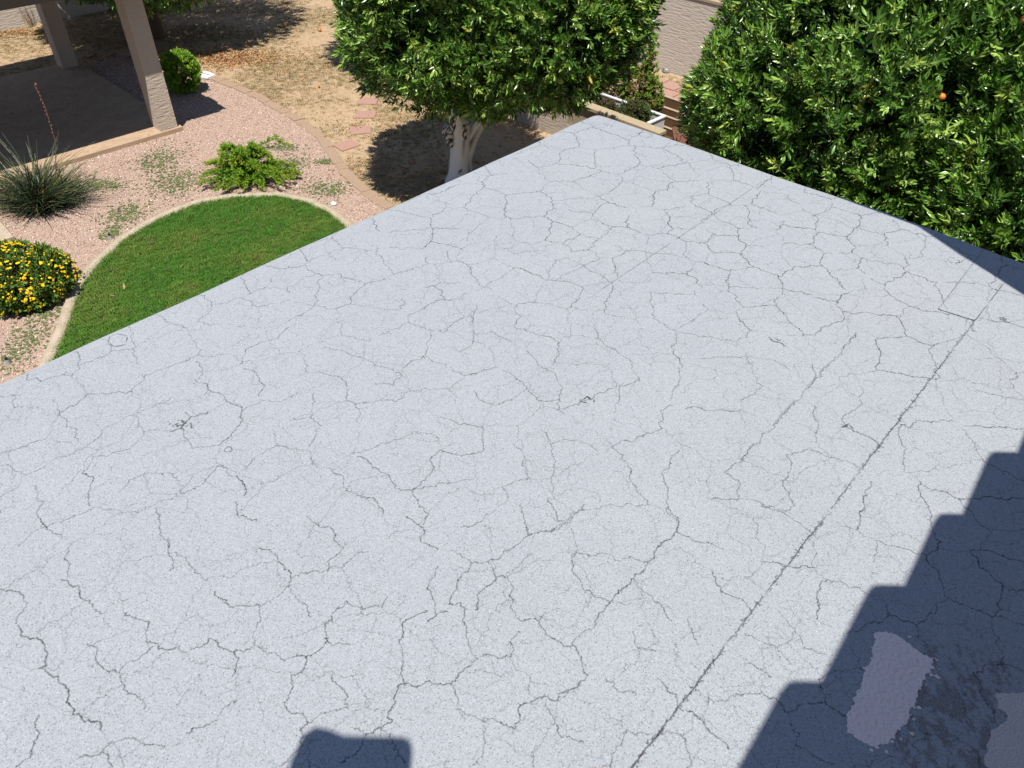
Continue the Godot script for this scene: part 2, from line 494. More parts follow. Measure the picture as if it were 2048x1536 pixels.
	crack(2.2, [3.54, 2.44, 3.59, 2.43, 3.66, 2.42, 3.75, 2.44])
	crack(1.3, [3.42, 2.83, 3.48, 2.70, 3.53, 2.71, 3.63, 2.67, 3.75, 2.65])
	crack(1.4, [3.42, 2.83, 3.47, 2.86, 3.49, 2.98, 3.60, 3.12, 3.59, 3.17, 3.45, 3.21, 3.29, 3.35])
	crack(1.3, [3.01, 3.18, 3.04, 3.36, 3.13, 3.45, 3.18, 3.54, 3.27, 3.58])
	crack(2.6, [2.87, 2.01, 2.99, 2.02])
	crack(1.1, [2.68, 2.47, 2.86, 2.27, 3.01, 2.18, 3.11, 2.21])
	crack(1, [2.88, 2.26, 2.99, 2.39, 3.07, 2.45, 3.05, 2.63])
	crack(1.1, [3.92, 1.67, 4.08, 1.60, 4.18, 1.56])
	crack(1.3, [0.77, 2.66, 0.89, 2.76])
	crack(1.3, [0.79, 2.49, 0.71, 2.39, 0.68, 2.22])
	crack(1.4, [1.58, 3.21, 1.47, 3.13, 1.39, 3.00])
	crack(1.1, [0.88, 2.30, 0.96, 2.37, 1.13, 2.37, 1.24, 2.21])
	crack(1.5, [2.62, 4.40, 2.73, 4.39, 2.76, 4.48, 2.81, 4.59])
	crack(1.3, [2.73, 4.39, 2.79, 4.34, 2.87, 4.36, 2.90, 4.34, 2.89, 4.19])
	crack(1.3, [2.87, 4.36, 2.87, 4.48, 2.91, 4.53])
	crack(1.5, [2.64, 4.50, 2.66, 4.56, 2.69, 4.60, 2.76, 4.63, 2.80, 4.65, 2.81, 4.72])
	crack(1.5, [2.80, 4.65, 2.82, 4.61])
	crack(1.8, [2.76, 4.68, 2.74, 4.76, 2.77, 4.81, 2.80, 4.86, 2.85, 4.87, 2.87, 4.91, 2.93, 4.95, 2.95, 5.00, 2.99, 5.08, 3.01, 5.09, 3.00, 5.13, 2.99, 5.17, 3.01, 5.23, 3.01, 5.31])
	crack(1.5, [2.93, 4.95, 2.98, 4.94, 2.99, 4.89, 3.02, 4.88, 3.07, 4.84, 3.06, 4.69, 3.00, 4.68, 2.94, 4.63, 2.85, 4.56, 2.81, 4.59])
	crack(1.3, [3.07, 4.84, 3.12, 4.85, 3.15, 4.87, 3.20, 4.88, 3.25, 4.86, 3.28, 4.85])
	crack(1.3, [3.00, 5.13, 3.06, 5.13, 3.11, 5.13, 3.17, 5.14])
	crack(1.2, [2.92, 5.20, 2.99, 5.17])
	crack(1.2, [3.28, 4.86, 3.34, 4.94, 3.35, 4.99])
	crack(1.3, [2.49, 4.95, 2.51, 4.90, 2.50, 4.88, 2.57, 4.84, 2.62, 4.79, 2.60, 4.75])


func crack_net(cell: float, strong: bool) -> void:
	var seeds := PackedVector2Array()
	var tries := 0
	while tries < 5000:
		tries += 1
		var p := Vector2(rng.randf_range(-0.4, 6.5), rng.randf_range(-0.4, 6.5))
		var gap := cell * (1.0 + 0.22 * sin(p.x * 1.7 + p.y) + 0.22 * sin(p.x * 5.1 - p.y * 4.3))
		var ok := true
		for q in seeds:
			if q.distance_squared_to(p) < gap * gap:
				ok = false
				break
		if ok:
			seeds.append(p)
	var ids := Geometry2D.triangulate_delaunay(seeds)
	var edge := {}
	for k in range(0, ids.size(), 3):
		var a := seeds[ids[k]]
		var b := seeds[ids[k + 1]]
		var c := seeds[ids[k + 2]]
		var d := 2.0 * (a.x * (b.y - c.y) + b.x * (c.y - a.y) + c.x * (a.y - b.y))
		if absf(d) < 1e-6:
			continue
		var al := a.length_squared()
		var bl := b.length_squared()
		var cl := c.length_squared()
		var o := Vector2((al * (b.y - c.y) + bl * (c.y - a.y) + cl * (a.y - b.y)) / d, (al * (c.x - b.x) + bl * (a.x - c.x) + cl * (b.x - a.x)) / d)
		for e in 3:
			var x := ids[k + e]
			var y := ids[k + (e + 1) % 3]
			var key := Vector2i(mini(x, y), maxi(x, y))
			if not edge.has(key):
				edge[key] = o
				continue
			var from: Vector2 = edge[key]
			if from.distance_to(o) > 0.7:
				continue
			var mid := from.lerp(o, 0.5)
			var spot := Vector2i(int(mid.x / 0.08), int(mid.y / 0.08))
			var near := occupied.has(spot)
			for s in [Vector2i(1, 0), Vector2i(-1, 0), Vector2i(0, 1), Vector2i(0, -1)]:
				near = near or occupied.has(spot + s)
			var far := clampf(1.25 - mid.y / 3.6, 0, 1)
			var pick := rng.randf_range(0.6, 1.45)
			if strong:
				if not near:
					line(from, o, (0.82 + 0.22 * far) * pick, (0.70 + 0.16 * far) * minf(pick + 0.2, 1.1), 9.0, 0.1)
				elif pick > 0.72:
					line(from, o, 0.6, 0.62, 9.0, 0.12)
			elif pick > 0.72:
				line(from, o, 0.5 + 0.1 * far, 0.44 + 0.2 * far, 9.0, 0.34)


func roof_texture() -> ImageTexture:
	dark.resize(N * N)
	warp_a = fnl(21, 0.03, 3)
	warp_b = fnl(22, 0.03, 3)
	trace_cracks()
	# lap joints between the sheets, and the square cut near the right edge
	line(Vector2(1.825, 0.2), Vector2(1.838, 2.3), 1.0, 0.8, 0.8, 0.12)
	line(Vector2(1.838, 2.3), Vector2(1.89, 3.1), 0.8, 0.5, 2.0, 0.4)
	line(Vector2(3.23, 1.2), Vector2(3.27, 3.0), 0.9, 0.5, 3.0, 0.4)
	line(Vector2(3.717, 0.42), Vector2(3.777, 6.1), 1.25, 0.95, 1.5, 0.03)
	for k in 700:
		var f := rng.randf()
		var q := Vector2(3.717, 0.42).lerp(Vector2(3.777, 6.1), 0.1 + 0.9 * f) + Vector2(rng.randfn(0, 0.006), 0)
		line(q, q + Vector2(rng.randfn(0, 0.004), rng.randfn(0, 0.008)), 1.1, 0.85, 1.0)
	line(Vector2(3.47, -0.05), Vector2(3.51, 1.01), 1.0, 0.75, 0.8)
	line(Vector2(3.51, 1.01), Vector2(3.72, 0.98), 3.0, 0.95, 0.8)
	# tar rings and gouges
	ring(Vector2(0.11, 4.70), Vector2(0.07, 0.05), 1.5, 0.35)
	ring(Vector2(0.62, 0.105), Vector2(0.06, 0.05), 1.5, 0.15)
	ring(Vector2(0.25, 0.165), Vector2(0.05, 0.02), 1.6, 0.45)
	ring(Vector2(3.37, 0.345), Vector2(0.04, 0.03), 1.6, 0.4)
	ring(Vector2(1.36, 4.74), Vector2(0.018, 0.018), 1.2, 0.1)
	for spot in [[3.85, 0.84, 9], [2.92, 2.0, 5], [2.44, 3.2, 6], [1.03, 4.79, 8], [3.56, 2.41, 5], [3.75, 1.09, 6], [1.0, 4.83, 8]]:
		for k in spot[2]:
			var q := Vector2(spot[0] + rng.randfn(0, 0.015), spot[1] + rng.randfn(0, 0.015)) 
			line(q, q + Vector2(rng.randfn(0, 0.012), rng.randfn(0, 0.012)), 2.0, 0.9, 1.0)
	# the net of cracks between, coarse and then fine
	crack_net(0.235, true)
	crack_net(0.15, false)
	# hairlines branching off
	for k in 1700:
		var p := Vector2(rng.randf_range(0, 6), rng.randf_range(0, 6.2))
		var a := rng.randf() * TAU
		for s in rng.randi_range(2, 4):
			a += rng.randfn(0, 0.5)
			var q := p + Vector2(cos(a), sin(a)) * 0.035
			line(p, q, 0.4, 0.45, 5.0, 0.3)
			p = q
	# crumbs of leaf and grit
	crumbs()
	# colour: granules, faint warm dust, the worn patch near the repairs
	var dust := fnl(31, 0.004, 4)
	var worn := fnl(32, 0.02, 4)
	var soft := dust.get_image(N / 8, N / 8)
	soft.convert(Image.FORMAT_L8)
	var dust_map := PackedFloat32Array()
	dust_map.resize(256 * 256)
	for y in 256:
		for x in 256:
			dust_map[y * 256 + x] = clampf(dust.get_noise_2d(x * 8.0, y * 8.0) * 1.6, -1, 1)
	var out := PackedByteArray()
	out.resize(N * N * 3)
	var h := 0
	var k := 0
	for y in N:
		var vv := y * ROOF_SPAN / N - 0.1
		for x in N:
			h = rng.randi()
			var g := (h & 255) / 255.0
			var g2 := (h >> 16) & 2047
			var shade := 1.0 + (g - 0.5) * 0.14
			if g2 < 48:
				shade *= 0.66
			elif g2 < 170:
				shade *= 0.86
			elif g2 > 2000:
				shade *= 1.15
			var du := dust_map[(y >> 3) * 256 + (x >> 3)]
			shade *= 1.0 + du * 0.008
			var tan_here := clampf(dust_map[(y >> 4) * 256 + (x >> 4)] * 1.4 + 0.2, 0, 1) * clampf(1.2 - absf(vv - 1.0) * 0.6, 0, 1)
			var r := 140.8 + du * 0.2 + tan_here * 0.4
			var gg := 145.2 + du * 0.2 - tan_here * 0.4
			var b := 152.2 + du * 0.1 - tan_here * 1.4
			if vv > 3.2 and vv < 4.2:
				var uu := x * ROOF_SPAN / N - 0.1
				if uu > 4.28 and uu < 5.2:
					var wn := worn.get_noise_2d(x * 0.7 + y * 0.5, (y - x) * 1.6) * 1.2 + worn.get_noise_2d(x * 5.0, y * 5.0) * 0.8 + 0.35 - absf(vv - 3.68) * 1.6
					wn *= clampf((uu - 4.3) * 9.0, 0, 1)
					if wn > 0:
						var q := clampf(wn * 2.5, 0, 1) * (0.75 if g > 0.35 else 0.2)
						q *= 0.8; r = lerpf(r, 96, q); gg = lerpf(gg, 87, q); b = lerpf(b, 82, q)
			var c := dark[y * N + x] / 255.0
			if crumb.has(y * N + x):
				r = 128.0; gg = 104.0; b = 84.0
			shade *= 1.0 - 0.80 * c
			out[k] = clampi(int(r * shade), 0, 255)
			out[k + 1] = clampi(int(gg * shade), 0, 255)
			out[k + 2] = clampi(int(b * shade), 0, 255)
			k += 3
	return ImageTexture.create_from_image(Image.create_from_data(N, N, false, Image.FORMAT_RGB8, out))


var crumb := {}


func crumbs() -> void:
	for k in 150:
		var x := rng.randi_range(10, N - 12)
		var y := rng.randi_range(10, N - 12)
		for j in rng.randi_range(1, 5):
			crumb[(y + rng.randi_range(-1, 1)) * N + x + rng.randi_range(-1, 1)] = true


func on_roof(u: float, v: float, up := 0.0) -> Vector3:
	return RC + RU * u + RV * v + Vector3(0, up, 0)


func build_flat_roof() -> void:
	var t := thing("flat_roof_building", "flat roofed house wing with grey granule roofing full of fine cracks", "building")
	var m := StandardMaterial3D.new()
	m.resource_name = "granule_roofing"
	m.albedo_texture = roof_texture()
	m.roughness = 0.95
	m.metallic_specular = 0.3
	m.heightmap_enabled = true
	m.heightmap_texture = m.albedo_texture
	m.heightmap_scale = 0.35
	var wave := fnl(41, 0.5, 2)
	# three sheets, butted at the seams
	var bounds := [0.0, 1.85, 3.745, 8.0]
	var drop := [0.0, 0.0, 0.0]
	for sheet in 3:
		var s := Shape.new()
		var nu := 40
		var nv := 110
		for a in nu + 1:
			for b in nv + 1:
				var f := float(a) / nu
				var u := lerpf(bounds[sheet], bounds[sheet + 1], f)
				var v := 9.0 * pow(float(b) / nv, 1.25)
				var up: float = 0.008 * wave.get_noise_2d(u, v) - drop[sheet]
				up -= 0.018 * pow(clampf(1 - u / 0.07, 0, 1), 2) + 0.018 * pow(clampf(1 - v / 0.07, 0, 1), 2)
				up += 0.012 * exp(-pow((u - 2.6) / 0.5, 2)) * clampf(1 - v / 0.5, 0, 1) 
				var du := 0.007 * wave.get_noise_2d(v * 2.0 + 40, 3.0) if u < 0.01 else 0.0
				var dv := 0.007 * wave.get_noise_2d(u * 2.0 + 90, 7.0) if v < 0.001 else 0.0
				s.vert(on_roof(u + du, v + dv, up), Vector3.UP, Color.WHITE, Vector2((u + 0.1) / ROOF_SPAN, (v + 0.1) / ROOF_SPAN))
		for a in nu:
			for b in nv:
				var q := a * (nv + 1) + b
				s.i.append_array([q, q + 1, q + nv + 2, q, q + nv + 2, q + nv + 1])
		put("roofing_sheet", s.mesh(), m, t)
	# metal drip edges under the sheets, and the walls set back
	for side in 2:
		var s := Shape.new()
		var d := RV if side == 0 else RU
		var w := RU if side == 0 else RV
		var b := Basis(d, Vector3.UP, d.cross(Vector3.UP))
		s.box(Transform3D(b, RC + d * 4.5 + w * 0.014 - Vector3(0, 0.105, 0)), Vector3(9.0, 0.17, 0.02), 0.003)
		put("drip_edge", s.mesh(), M.drip_metal, t)
		var s2 := Shape.new()
		s2.box(Transform3D(b, RC + d * 4.7 + w * 0.36 - Vector3(0, 1.65, 0)), Vector3(8.6, 2.9, 0.2), 0.01)
		put("wall", s2.mesh(), M.stucco, t)
	var s3 := Shape.new()
	s3.box(Transform3D(Basis(RU, Vector3.UP, RU.cross(Vector3.UP)), RC + RU * 4.0 + RV * 4.5 - Vector3(0, 0.14, 0)), Vector3(7.96, 0.16, 8.96), 0.01)
	put("roof_deck", s3.mesh(), M.dark_wood, t)
	# smeared repairs, mauve white, troweled on with ragged edges
	var coat := flat("repair_coat", 0.70, 0.59, 0.58, 0.75)
	var lumps := grey(fnl(55, 0.04, 3), 256)
	coat.uv1_triplanar = true
	coat.uv1_scale = Vector3.ONE * 4.0
	coat.heightmap_enabled = true
	coat.heightmap_texture = height(lumps, 256)
	coat.heightmap_scale = 0.6
	patch(t, coat, [4.168, 3.512, 4.202, 3.469, 4.247, 3.456, 4.300, 3.463, 4.346, 3.463, 4.386, 3.450, 4.396, 3.519, 4.382, 3.578, 4.399, 3.654, 4.404, 3.727, 4.403, 3.792, 4.393, 3.854, 4.389, 3.909, 4.351, 3.955, 4.310, 3.968, 4.268, 3.971, 4.244, 3.909, 4.232, 3.839, 4.226, 3.771, 4.208, 3.683, 4.201, 3.599])
	var thin := flat("repair_coat_worn", 0.50, 0.455, 0.44, 0.8)
	thin.uv1_triplanar = true
	thin.uv1_scale = Vector3.ONE * 7.0
	thin.heightmap_enabled = true
	thin.heightmap_texture = coat.heightmap_texture
	thin.heightmap_scale = 0.5
	patch(t, thin, [4.623, 3.438, 4.665, 3.404, 4.715, 3.346, 4.801, 3.397, 4.857, 3.610, 4.754, 3.725, 4.673, 3.743, 4.664, 3.672, 4.660, 3.603, 4.680, 3.501, 4.644, 3.480])


func patch(t: Node3D, mat: Material, p: Array) -> void:
	var pts := PackedVector2Array()
	var m := p.size() / 2
	for k in m:
		var a := Vector2(p[k * 2], p[k * 2 + 1])
		var b := Vector2(p[(k * 2 + 2) % p.size()], p[(k * 2 + 3) % p.size()])
		var nrm := (b - a).orthogonal().normalized()
		var cnt := maxi(int(a.distance_to(b) / 0.008), 1)
		for s in cnt:
			var q := a.lerp(b, float(s) / cnt)
			var lift := 0.016 * warp_a.get_noise_2d(q.x * 330.0, q.y * 330.0) + 0.012 * maxf(warp_b.get_noise_2d(q.x * 1300.0, q.y * 1300.0), 0) + rng.randf_range(-0.003, 0.003)
			pts.append(q + nrm * lift)
	var ring3 := PackedVector2Array()
	for q in pts:
		var w := on_roof(q.x, q.y)
		ring3.append(Vector2(w.x, w.z))
	var s := Shape.new()
	s.prism(ring3, ROOF_Y - 0.02, ROOF_Y + 0.0015, 0.0)
	# splashes and missed spots of the same coating round the smear
	for k in 46:
		var q: Vector2 = pts[rng.randi() % pts.size()] + Vector2(absf(rng.randfn(0, 0.022)), rng.randfn(0, 0.02))
		var blob := PackedVector2Array()
		var r := rng.randf_range(0.003, 0.011)
		for j in 9:
			var w := on_roof(q.x + cos(TAU * j / 9.0) * r * rng.randf_range(0.4, 1.2), q.y + sin(TAU * j / 9.0) * r * rng.randf_range(0.3, 0.9))
			blob.append(Vector2(w.x, w.z))
		s.prism(blob, ROOF_Y - 0.02, ROOF_Y + 0.001 + 0.00001 * k, 0.0)
	var o := put("repair_patch", s.mesh(), mat, t)
	o.set_meta("label", "mauve white smear of repair coating" if mat == M.repair_coat else "thin worn grey smear of repair coating")


# The upper house, out of the frame behind and to the right: its tile courses and a vent cap throw the stepped shadows.
func build_upper_house() -> void:
	var t := thing("upper_house", "upper storey with stepped roof tiles, behind the viewer", "building")
	var up := 6.1
	var sh := Vector2(0.026, 1.29)
	var d := Vector2(0.650, -0.760)
	var corners := [Vector2(2.885, -3.14), Vector2(2.43, -2.723), Vector2(2.0, -2.31), Vector2(1.55, -1.905), Vector2(1.07, -1.455), Vector2(0.60, -1.01), Vector2(0.13, -0.56)]
	for k in 6:
		var c: Vector2 = corners[k]
		var below: Vector2 = corners[k + 1]
		var foot := Vector2(c.x - (below.y - c.y) * d.x / -d.y, below.y + 0.03)
		foot = c - d * ((c.y - below.y) / d.y)
		var ring2 := PackedVector2Array()
		ring2.append(foot + Vector2(0, 0.04) + sh)
		ring2.append(c - d * 0.05 + sh)
		ring2.append(c - d * 0.02 + Vector2(0.003, 0) + sh)
		ring2.append(c + Vector2(0.01, -0.003) + sh)
		ring2.append(c + Vector2(0.035, -0.01) + sh)
		ring2.append(Vector2(6.0, c.y - 0.010) + sh)
		ring2.append(Vector2(6.0, below.y + 0.04) + sh)
		var s := Shape.new()
		s.prism(ring2, up + 0.012 * k, up + 0.05 + 0.012 * k, 0.01, Color.WHITE, true)
		put("roof_tile", s.mesh(), M.roof_tile, t)
	var eave := PackedVector2Array()
	for q in [Vector2(2.45, -5.55), Vector2(2.62, -5.36), Vector2(2.80, -5.19), Vector2(2.95, -5.05), Vector2(3.02, -4.87), Vector2(3.10, -4.66), Vector2(3.20, -4.44), Vector2(3.33, -4.12), Vector2(3.55, -3.62), Vector2(4.5, -3.62), Vector2(4.5, -4.2), Vector2(3.4, -5.1)]:
		eave.append(q + sh)
	var s4 := Shape.new()
	s4.prism(eave, up, up + 0.1, 0.01, Color.WHITE, true)
	put("eave", s4.mesh(), M.roof_tile, t)
	var s5 := Shape.new()
	s5.box(Transform3D(Basis.IDENTITY, Vector3(3.9, 4.6, 0.35)), Vector3(5.0, 3.0, 0.5), 0.01)
	put("wall", s5.mesh(), M.stucco, t)
	var v := thing("roof_vent", "square capped vent on the upper roof, behind the viewer", "vent")
	var cap := PackedVector2Array()
	for q in [Vector2(-0.77, -1.0), Vector2(-0.76, -1.15), Vector2(-0.735, -1.245), Vector2(-0.70, -1.272), Vector2(-0.655, -1.268), Vector2(-0.585, -1.243), Vector2(-0.37, -1.241), Vector2(-0.345, -1.228), Vector2(-0.333, -1.19), Vector2(-0.328, -1.0)]:
		cap.append(q + sh)
	var s6 := Shape.new()
	s6.prism(cap, up, up + 0.06, 0.01, Color.WHITE, true)
	put("cap", s6.mesh(), M.drip_metal, v)
	var s7 := Shape.new()
	s7.box(Transform3D(Basis.IDENTITY, Vector3(-0.53, 4.6, 0.33)), Vector3(0.40, 3.0, 0.12), 0.01)
	put("post", s7.mesh(), M.drip_metal, v)


# ---------- the yard ----------

func poly(p: Array) -> PackedVector2Array:
	var r := PackedVector2Array()
	for k in range(0, p.size(), 2):
		r.append(Vector2(p[k], p[k + 1]))
	return r


func sheet(called: String, ring2: PackedVector2Array, y: float, mat: Material) -> MeshInstance3D:
	var s := Shape.new()
	var ids := Geometry2D.triangulate_polygon(ring2)
	for q in ring2:
		s.vert(Vector3(q.x, y, q.y), Vector3.UP)
	for k in range(0, ids.size(), 3):
		var a := s.v[ids[k]]
		var b := s.v[ids[k + 1]]
		var c := s.v[ids[k + 2]]
		if (c - a).cross(b - a).y > 0:
			s.i.append_array([ids[k], ids[k + 1], ids[k + 2]])
		else:
			s.i.append_array([ids[k], ids[k + 2], ids[k + 1]])
	var o := put(called, s.mesh(), mat)
	o.set_meta("kind", "structure")
	return o


func smooth(p: PackedVector2Array, step: float) -> PackedVector2Array:
	var c := Curve2D.new()
	for k in p.size():
		var t := (p[mini(k + 1, p.size() - 1)] - p[maxi(k - 1, 0)]) / 6.0
		c.add_point(p[k], -t, t)
	var r := PackedVector2Array()
	var m := int(c.get_baked_length() / step)
	for k in m + 1:
		r.append(c.sample_baked(c.get_baked_length() * k / m))
	return r


var curb_line: PackedVector2Array
var brick_line: PackedVector2Array
var gravel_area: PackedVector2Array
var lawn_area: PackedVector2Array


func yard(u: float, v: float, y := 0.0) -> Vector3:
	return YU * u + YV * v + Vector3(0, y, 0)


func build_ground() -> void:
	var s := Shape.new()
	s.quad(Vector3(-60, 0, -60), Vector3(60, 0, -60), Vector3(60, 0, 60), Vector3(-60, 0, 60))
	put("ground", s.mesh(), M.sand).set_meta("kind", "structure")
	curb_line = smooth(poly([-5.35, -5.9, -5.47, -6.6, -5.53, -7.11, -5.65, -7.72, -5.77, -8.2, -5.85, -8.65, -5.85, -9.15, -5.75, -9.79, -5.56, -10.26, -5.34, -10.62, -4.96, -11.02, -4.40, -11.23, -3.76, -11.27, -3.24, -11.07, -2.87, -10.78, -2.53, -10.38, -2.2, -9.9, -1.95, -9.3]), 0.08)
	brick_line = smooth(poly([-8.9, -18.0, -7.75, -17.35, -6.85, -16.76, -6.24, -16.34, -5.71, -15.93, -5.16, -15.41, -4.63, -14.86, -4.12, -14.31, -3.62, -13.64, -3.22, -12.87, -2.89, -12.19, -2.55, -11.65, -2.30, -11.31, -2.04, -11.04, -1.7, -10.7, -1.3, -10.35]), 0.02)
	gravel_area = brick_line.duplicate()
	gravel_area.append_array(poly([-1.2, -9.0, -2.0, -4.0, -9.0, -3.0, -14.0, -5.5, -8.6, -11.35, -6.21, -13.72, -9.35, -16.9]))
	sheet("gravel_bed", gravel_area, 0.012, M.gravel)
	lawn_area = curb_line.duplicate()
	lawn_area.append_array(poly([-1.8, -8.0, -3.0, -5.5]))
	sheet("lawn", lawn_area, 0.03, M.turf)
	# curb round the lawn: a poured concrete band with a rounded top
	var c := Shape.new()
	var wob := fnl(61, 0.8, 3)
	var prof := [Vector2(-0.08, -0.02), Vector2(-0.075, 0.05), Vector2(-0.055, 0.072), Vector2(0.0, 0.08), Vector2(0.05, 0.073), Vector2(0.072, 0.05), Vector2(0.078, -0.02)]
	var m := curb_line.size()
	for k in m:
		var d := (curb_line[mini(k + 1, m - 1)] - curb_line[maxi(k - 1, 0)]).normalized()
		var q := Vector2(-d.y, d.x)
		for j in prof.size():
			var w: Vector2 = prof[j]
			var p := curb_line[k] + q * (w.x + 0.006 * wob.get_noise_2d(k, j * 9.0))
			var nn := Vector3(q.x * w.x * 10.0, 0.8 if j > 0 and j < 6 else 0.1, q.y * w.x * 10.0).normalized()
			c.vert(Vector3(p.x, w.y + 0.005 * wob.get_noise_2d(k, j * 30.0), p.y), nn)
	for k in m - 1:
		for j in prof.size() - 1:
			var a := k * prof.size() + j
			var b := a + prof.size()
			c.i.append_array([a, b, b + 1, a, b + 1, a + 1])
	var curb := put("lawn_curb", c.mesh(), M.concrete)
	tag(curb, "pale rounded concrete curb that bounds the green lawn", "curb")
	# brick edging between gravel and bare dirt, every brick its own
	var e := thing("brick_edging", "curved row of tan pavers between pink gravel and dry dirt", "edging")
	var variants := []
	for k in 4:
		var b := Shape.new()
		var j := Vector2(rng.randfn(0, 0.004), rng.randfn(0, 0.004))
		b.prism(PackedVector2Array([Vector2(-0.112, -0.092) + j, Vector2(0.112, -0.092), Vector2(0.112, 0.092) - j, Vector2(-0.112, 0.092)]), -0.05, 0.026, 0.010)
		variants.append(b.mesh())
	var run := 0.0
	var next := 0.0
	for k in brick_line.size() - 1:
		run += brick_line[k].distance_to(brick_line[k + 1])
		if run >= next:
			next += 0.238
			var d := (brick_line[k + 1] - brick_line[k]).normalized()
			var a := -d.angle() + rng.randfn(0, 0.03)
			var p := brick_line[k] + Vector2(-d.y, d.x) * rng.randfn(0.0, 0.007)
			var xf := Transform3D(Basis(Vector3.UP, a) * Basis(Vector3.RIGHT, rng.randfn(0, 0.02)), Vector3(p.x, 0.004 + rng.randf() * 0.016, p.y))
			put("brick", variants[rng.randi() % 4], M.paver, e, xf)
	# stepping stones
	var names := ["pink square stepping stone farthest up the path, nearest the tree crown", "second pink stepping stone of the path, counted from the tree crown", "third pink stepping stone, the middle one of the path", "fourth pink stepping stone, turned askew and partly under tree shade", "last pink stepping stone, touching the brick edging and tree shade"]
	var spots := [-3.03, -16.25, 0.0, -2.97, -15.36, 0.02, -2.91, -14.66, 0.04, -2.90, -13.92, 0.25, -3.05, -13.25, 0.75]
	for k in 5:
		var b := Shape.new()
		var w := 0.19
		var dpt := 0.165
		b.prism(PackedVector2Array([Vector2(-w, -dpt), Vector2(w, -dpt + 0.01), Vector2(w - 0.008, dpt), Vector2(-w, dpt - 0.006)]), -0.03, 0.022, 0.008)
		var o := put("stepping_stone", b.mesh(), M.red_paver, self, Transform3D(Basis(Vector3.UP, spots[k * 3 + 2]), Vector3(spots[k * 3], 0.006, spots[k * 3 + 1])))
		tag(o, names[k], "stepping stone", "pink stepping stones across the dirt")
	# the pink paver court by the far wall
	var court := Node3D.new()
	court.name = "paved_court"
	add_child(court)
	court.set_meta("kind", "structure")
	var pv := Shape.new()
	pv.prism(PackedVector2Array([Vector2(-0.192, -0.192), Vector2(0.192, -0.192), Vector2(0.192, 0.192), Vector2(-0.192, 0.192)]), -0.04, 0.022, 0.008)
	var pm := pv.mesh()
	for a in 9:
		for b in 4:
			if (a == 4 and b == 1) or rng.randf() < 0.04:
				continue
			var p := yard(-11.3 + a * 0.42 + (b % 2) * 0.2, -14.05 + b * 0.43, 0.0)
			put("paver", pm, M.red_paver, court, Transform3D(Basis(Vector3.UP, -0.79 + rng.randfn(0, 0.03)), p + Vector3(0, rng.randf() * 0.01, 0)))


func build_patio() -> void:
	var u0 := -14.08
	var slab := Shape.new()
	for part in [[u0 + 0.03, -16.38], [-16.388, -18.95]]:
		var r := PackedVector2Array()
		for q in [[part[0], -5.53], [part[0], 4.0], [part[1], 4.0], [part[1], -5.53]]:
			var p := yard(q[0], q[1])
			r.append(Vector2(p.x, p.z))
		slab.prism(r, -0.05, 0.1, 0.012)
	var so := put("patio_floor", slab.mesh(), M.patio)
	so.set_meta("kind", "structure")
	var t := thing("patio_cover", "beige stucco patio cover on square columns with dark brown fascia", "patio cover")
	var ax := Basis(YU, Vector3.UP, YU.cross(Vector3.UP))
	for q in [[u0 - 0.175, -5.29], [-18.72, -5.29], [u0 - 0.175, 2.2], [-18.72, 2.2]]:
		var col := Shape.new()
		col.box(Transform3D(ax, yard(q[0], q[1], 1.32)), Vector3(0.35, 2.45, 0.32), 0.0)
		put("column", col.mesh(), M.stucco, t)
		var foot := Shape.new()
	# loose mortar shard at the foot of the near column is part of the floor edge
	var beam := Shape.new()
	beam.box(Transform3D(ax, yard(u0 - 0.175, -1.6, 2.69)), Vector3(0.33, 0.28, 7.7), 0.0)
	beam.box(Transform3D(ax, yard(-18.72, -1.6, 2.69)), Vector3(0.33, 0.28, 7.7), 0.0)
	put("beam", beam.mesh(), M.dark_wood, t)
	var fascia := Shape.new()
	fascia.box(Transform3D(ax, yard(-13.635, -0.8, 2.74)), Vector3(0.04, 0.30, 9.75), 0.004)
	fascia.box(Transform3D(ax, yard(-16.36, -5.66, 2.74)), Vector3(5.49, 0.30, 0.04), 0.004)
	put("fascia", fascia.mesh(), M.dark_wood, t)
	var deck := Shape.new()
	deck.box(Transform3D(ax, yard(-16.36, -0.8, 2.87)), Vector3(5.44, 0.06, 9.66), 0.0)
	put("deck", deck.mesh(), M.dark_wood, t)
	# barrel tiles along the rake and the eave
	var barrel := Shape.new()
	var prev := []
	for k in 9:
		var a := PI * k / 8.0
		prev.append(Vector2(cos(a) * 0.11, sin(a) * 0.085))
	for k in 8:
		var a2: Vector2 = prev[k]
		var b2: Vector2 = prev[k + 1]
		barrel.quad(Vector3(-0.21, a2.y, a2.x), Vector3(-0.21, b2.y, b2.x), Vector3(0.21, b2.y, b2.x), Vector3(0.21, a2.y, a2.x))
	barrel.box(Transform3D(Basis.IDENTITY, Vector3(0, -0.008, 0)), Vector3(0.42, 0.02, 0.24), 0.0)
	var bm := barrel.mesh()
	for k in 14:
		put("roof_tile", bm, M.roof_tile, t, Transform3D(ax * Basis(Vector3.BACK, -0.05), yard(-13.78 - k * 0.385, -5.64 + rng.randfn(0, 0.02), 2.94)))
	for k in 30:
		put("roof_tile", bm, M.roof_tile, t, Transform3D(ax * Basis(Vector3.BACK, -0.05), yard(-13.80, -5.38 + k * 0.25, 2.94)))
	# pale concrete pad further along
	var pad := Shape.new()
	pad.prism(poly([-7.27, -9.78, -7.52, -9.54, -9.6, -11.6, -9.3, -11.9]), -0.05, 0.1, 0.012)
	var po := put("concrete_pad", pad.mesh(), M.concrete)
	tag(po, "corner of pale concrete pad beside the yellow flowering bush", "concrete pad")


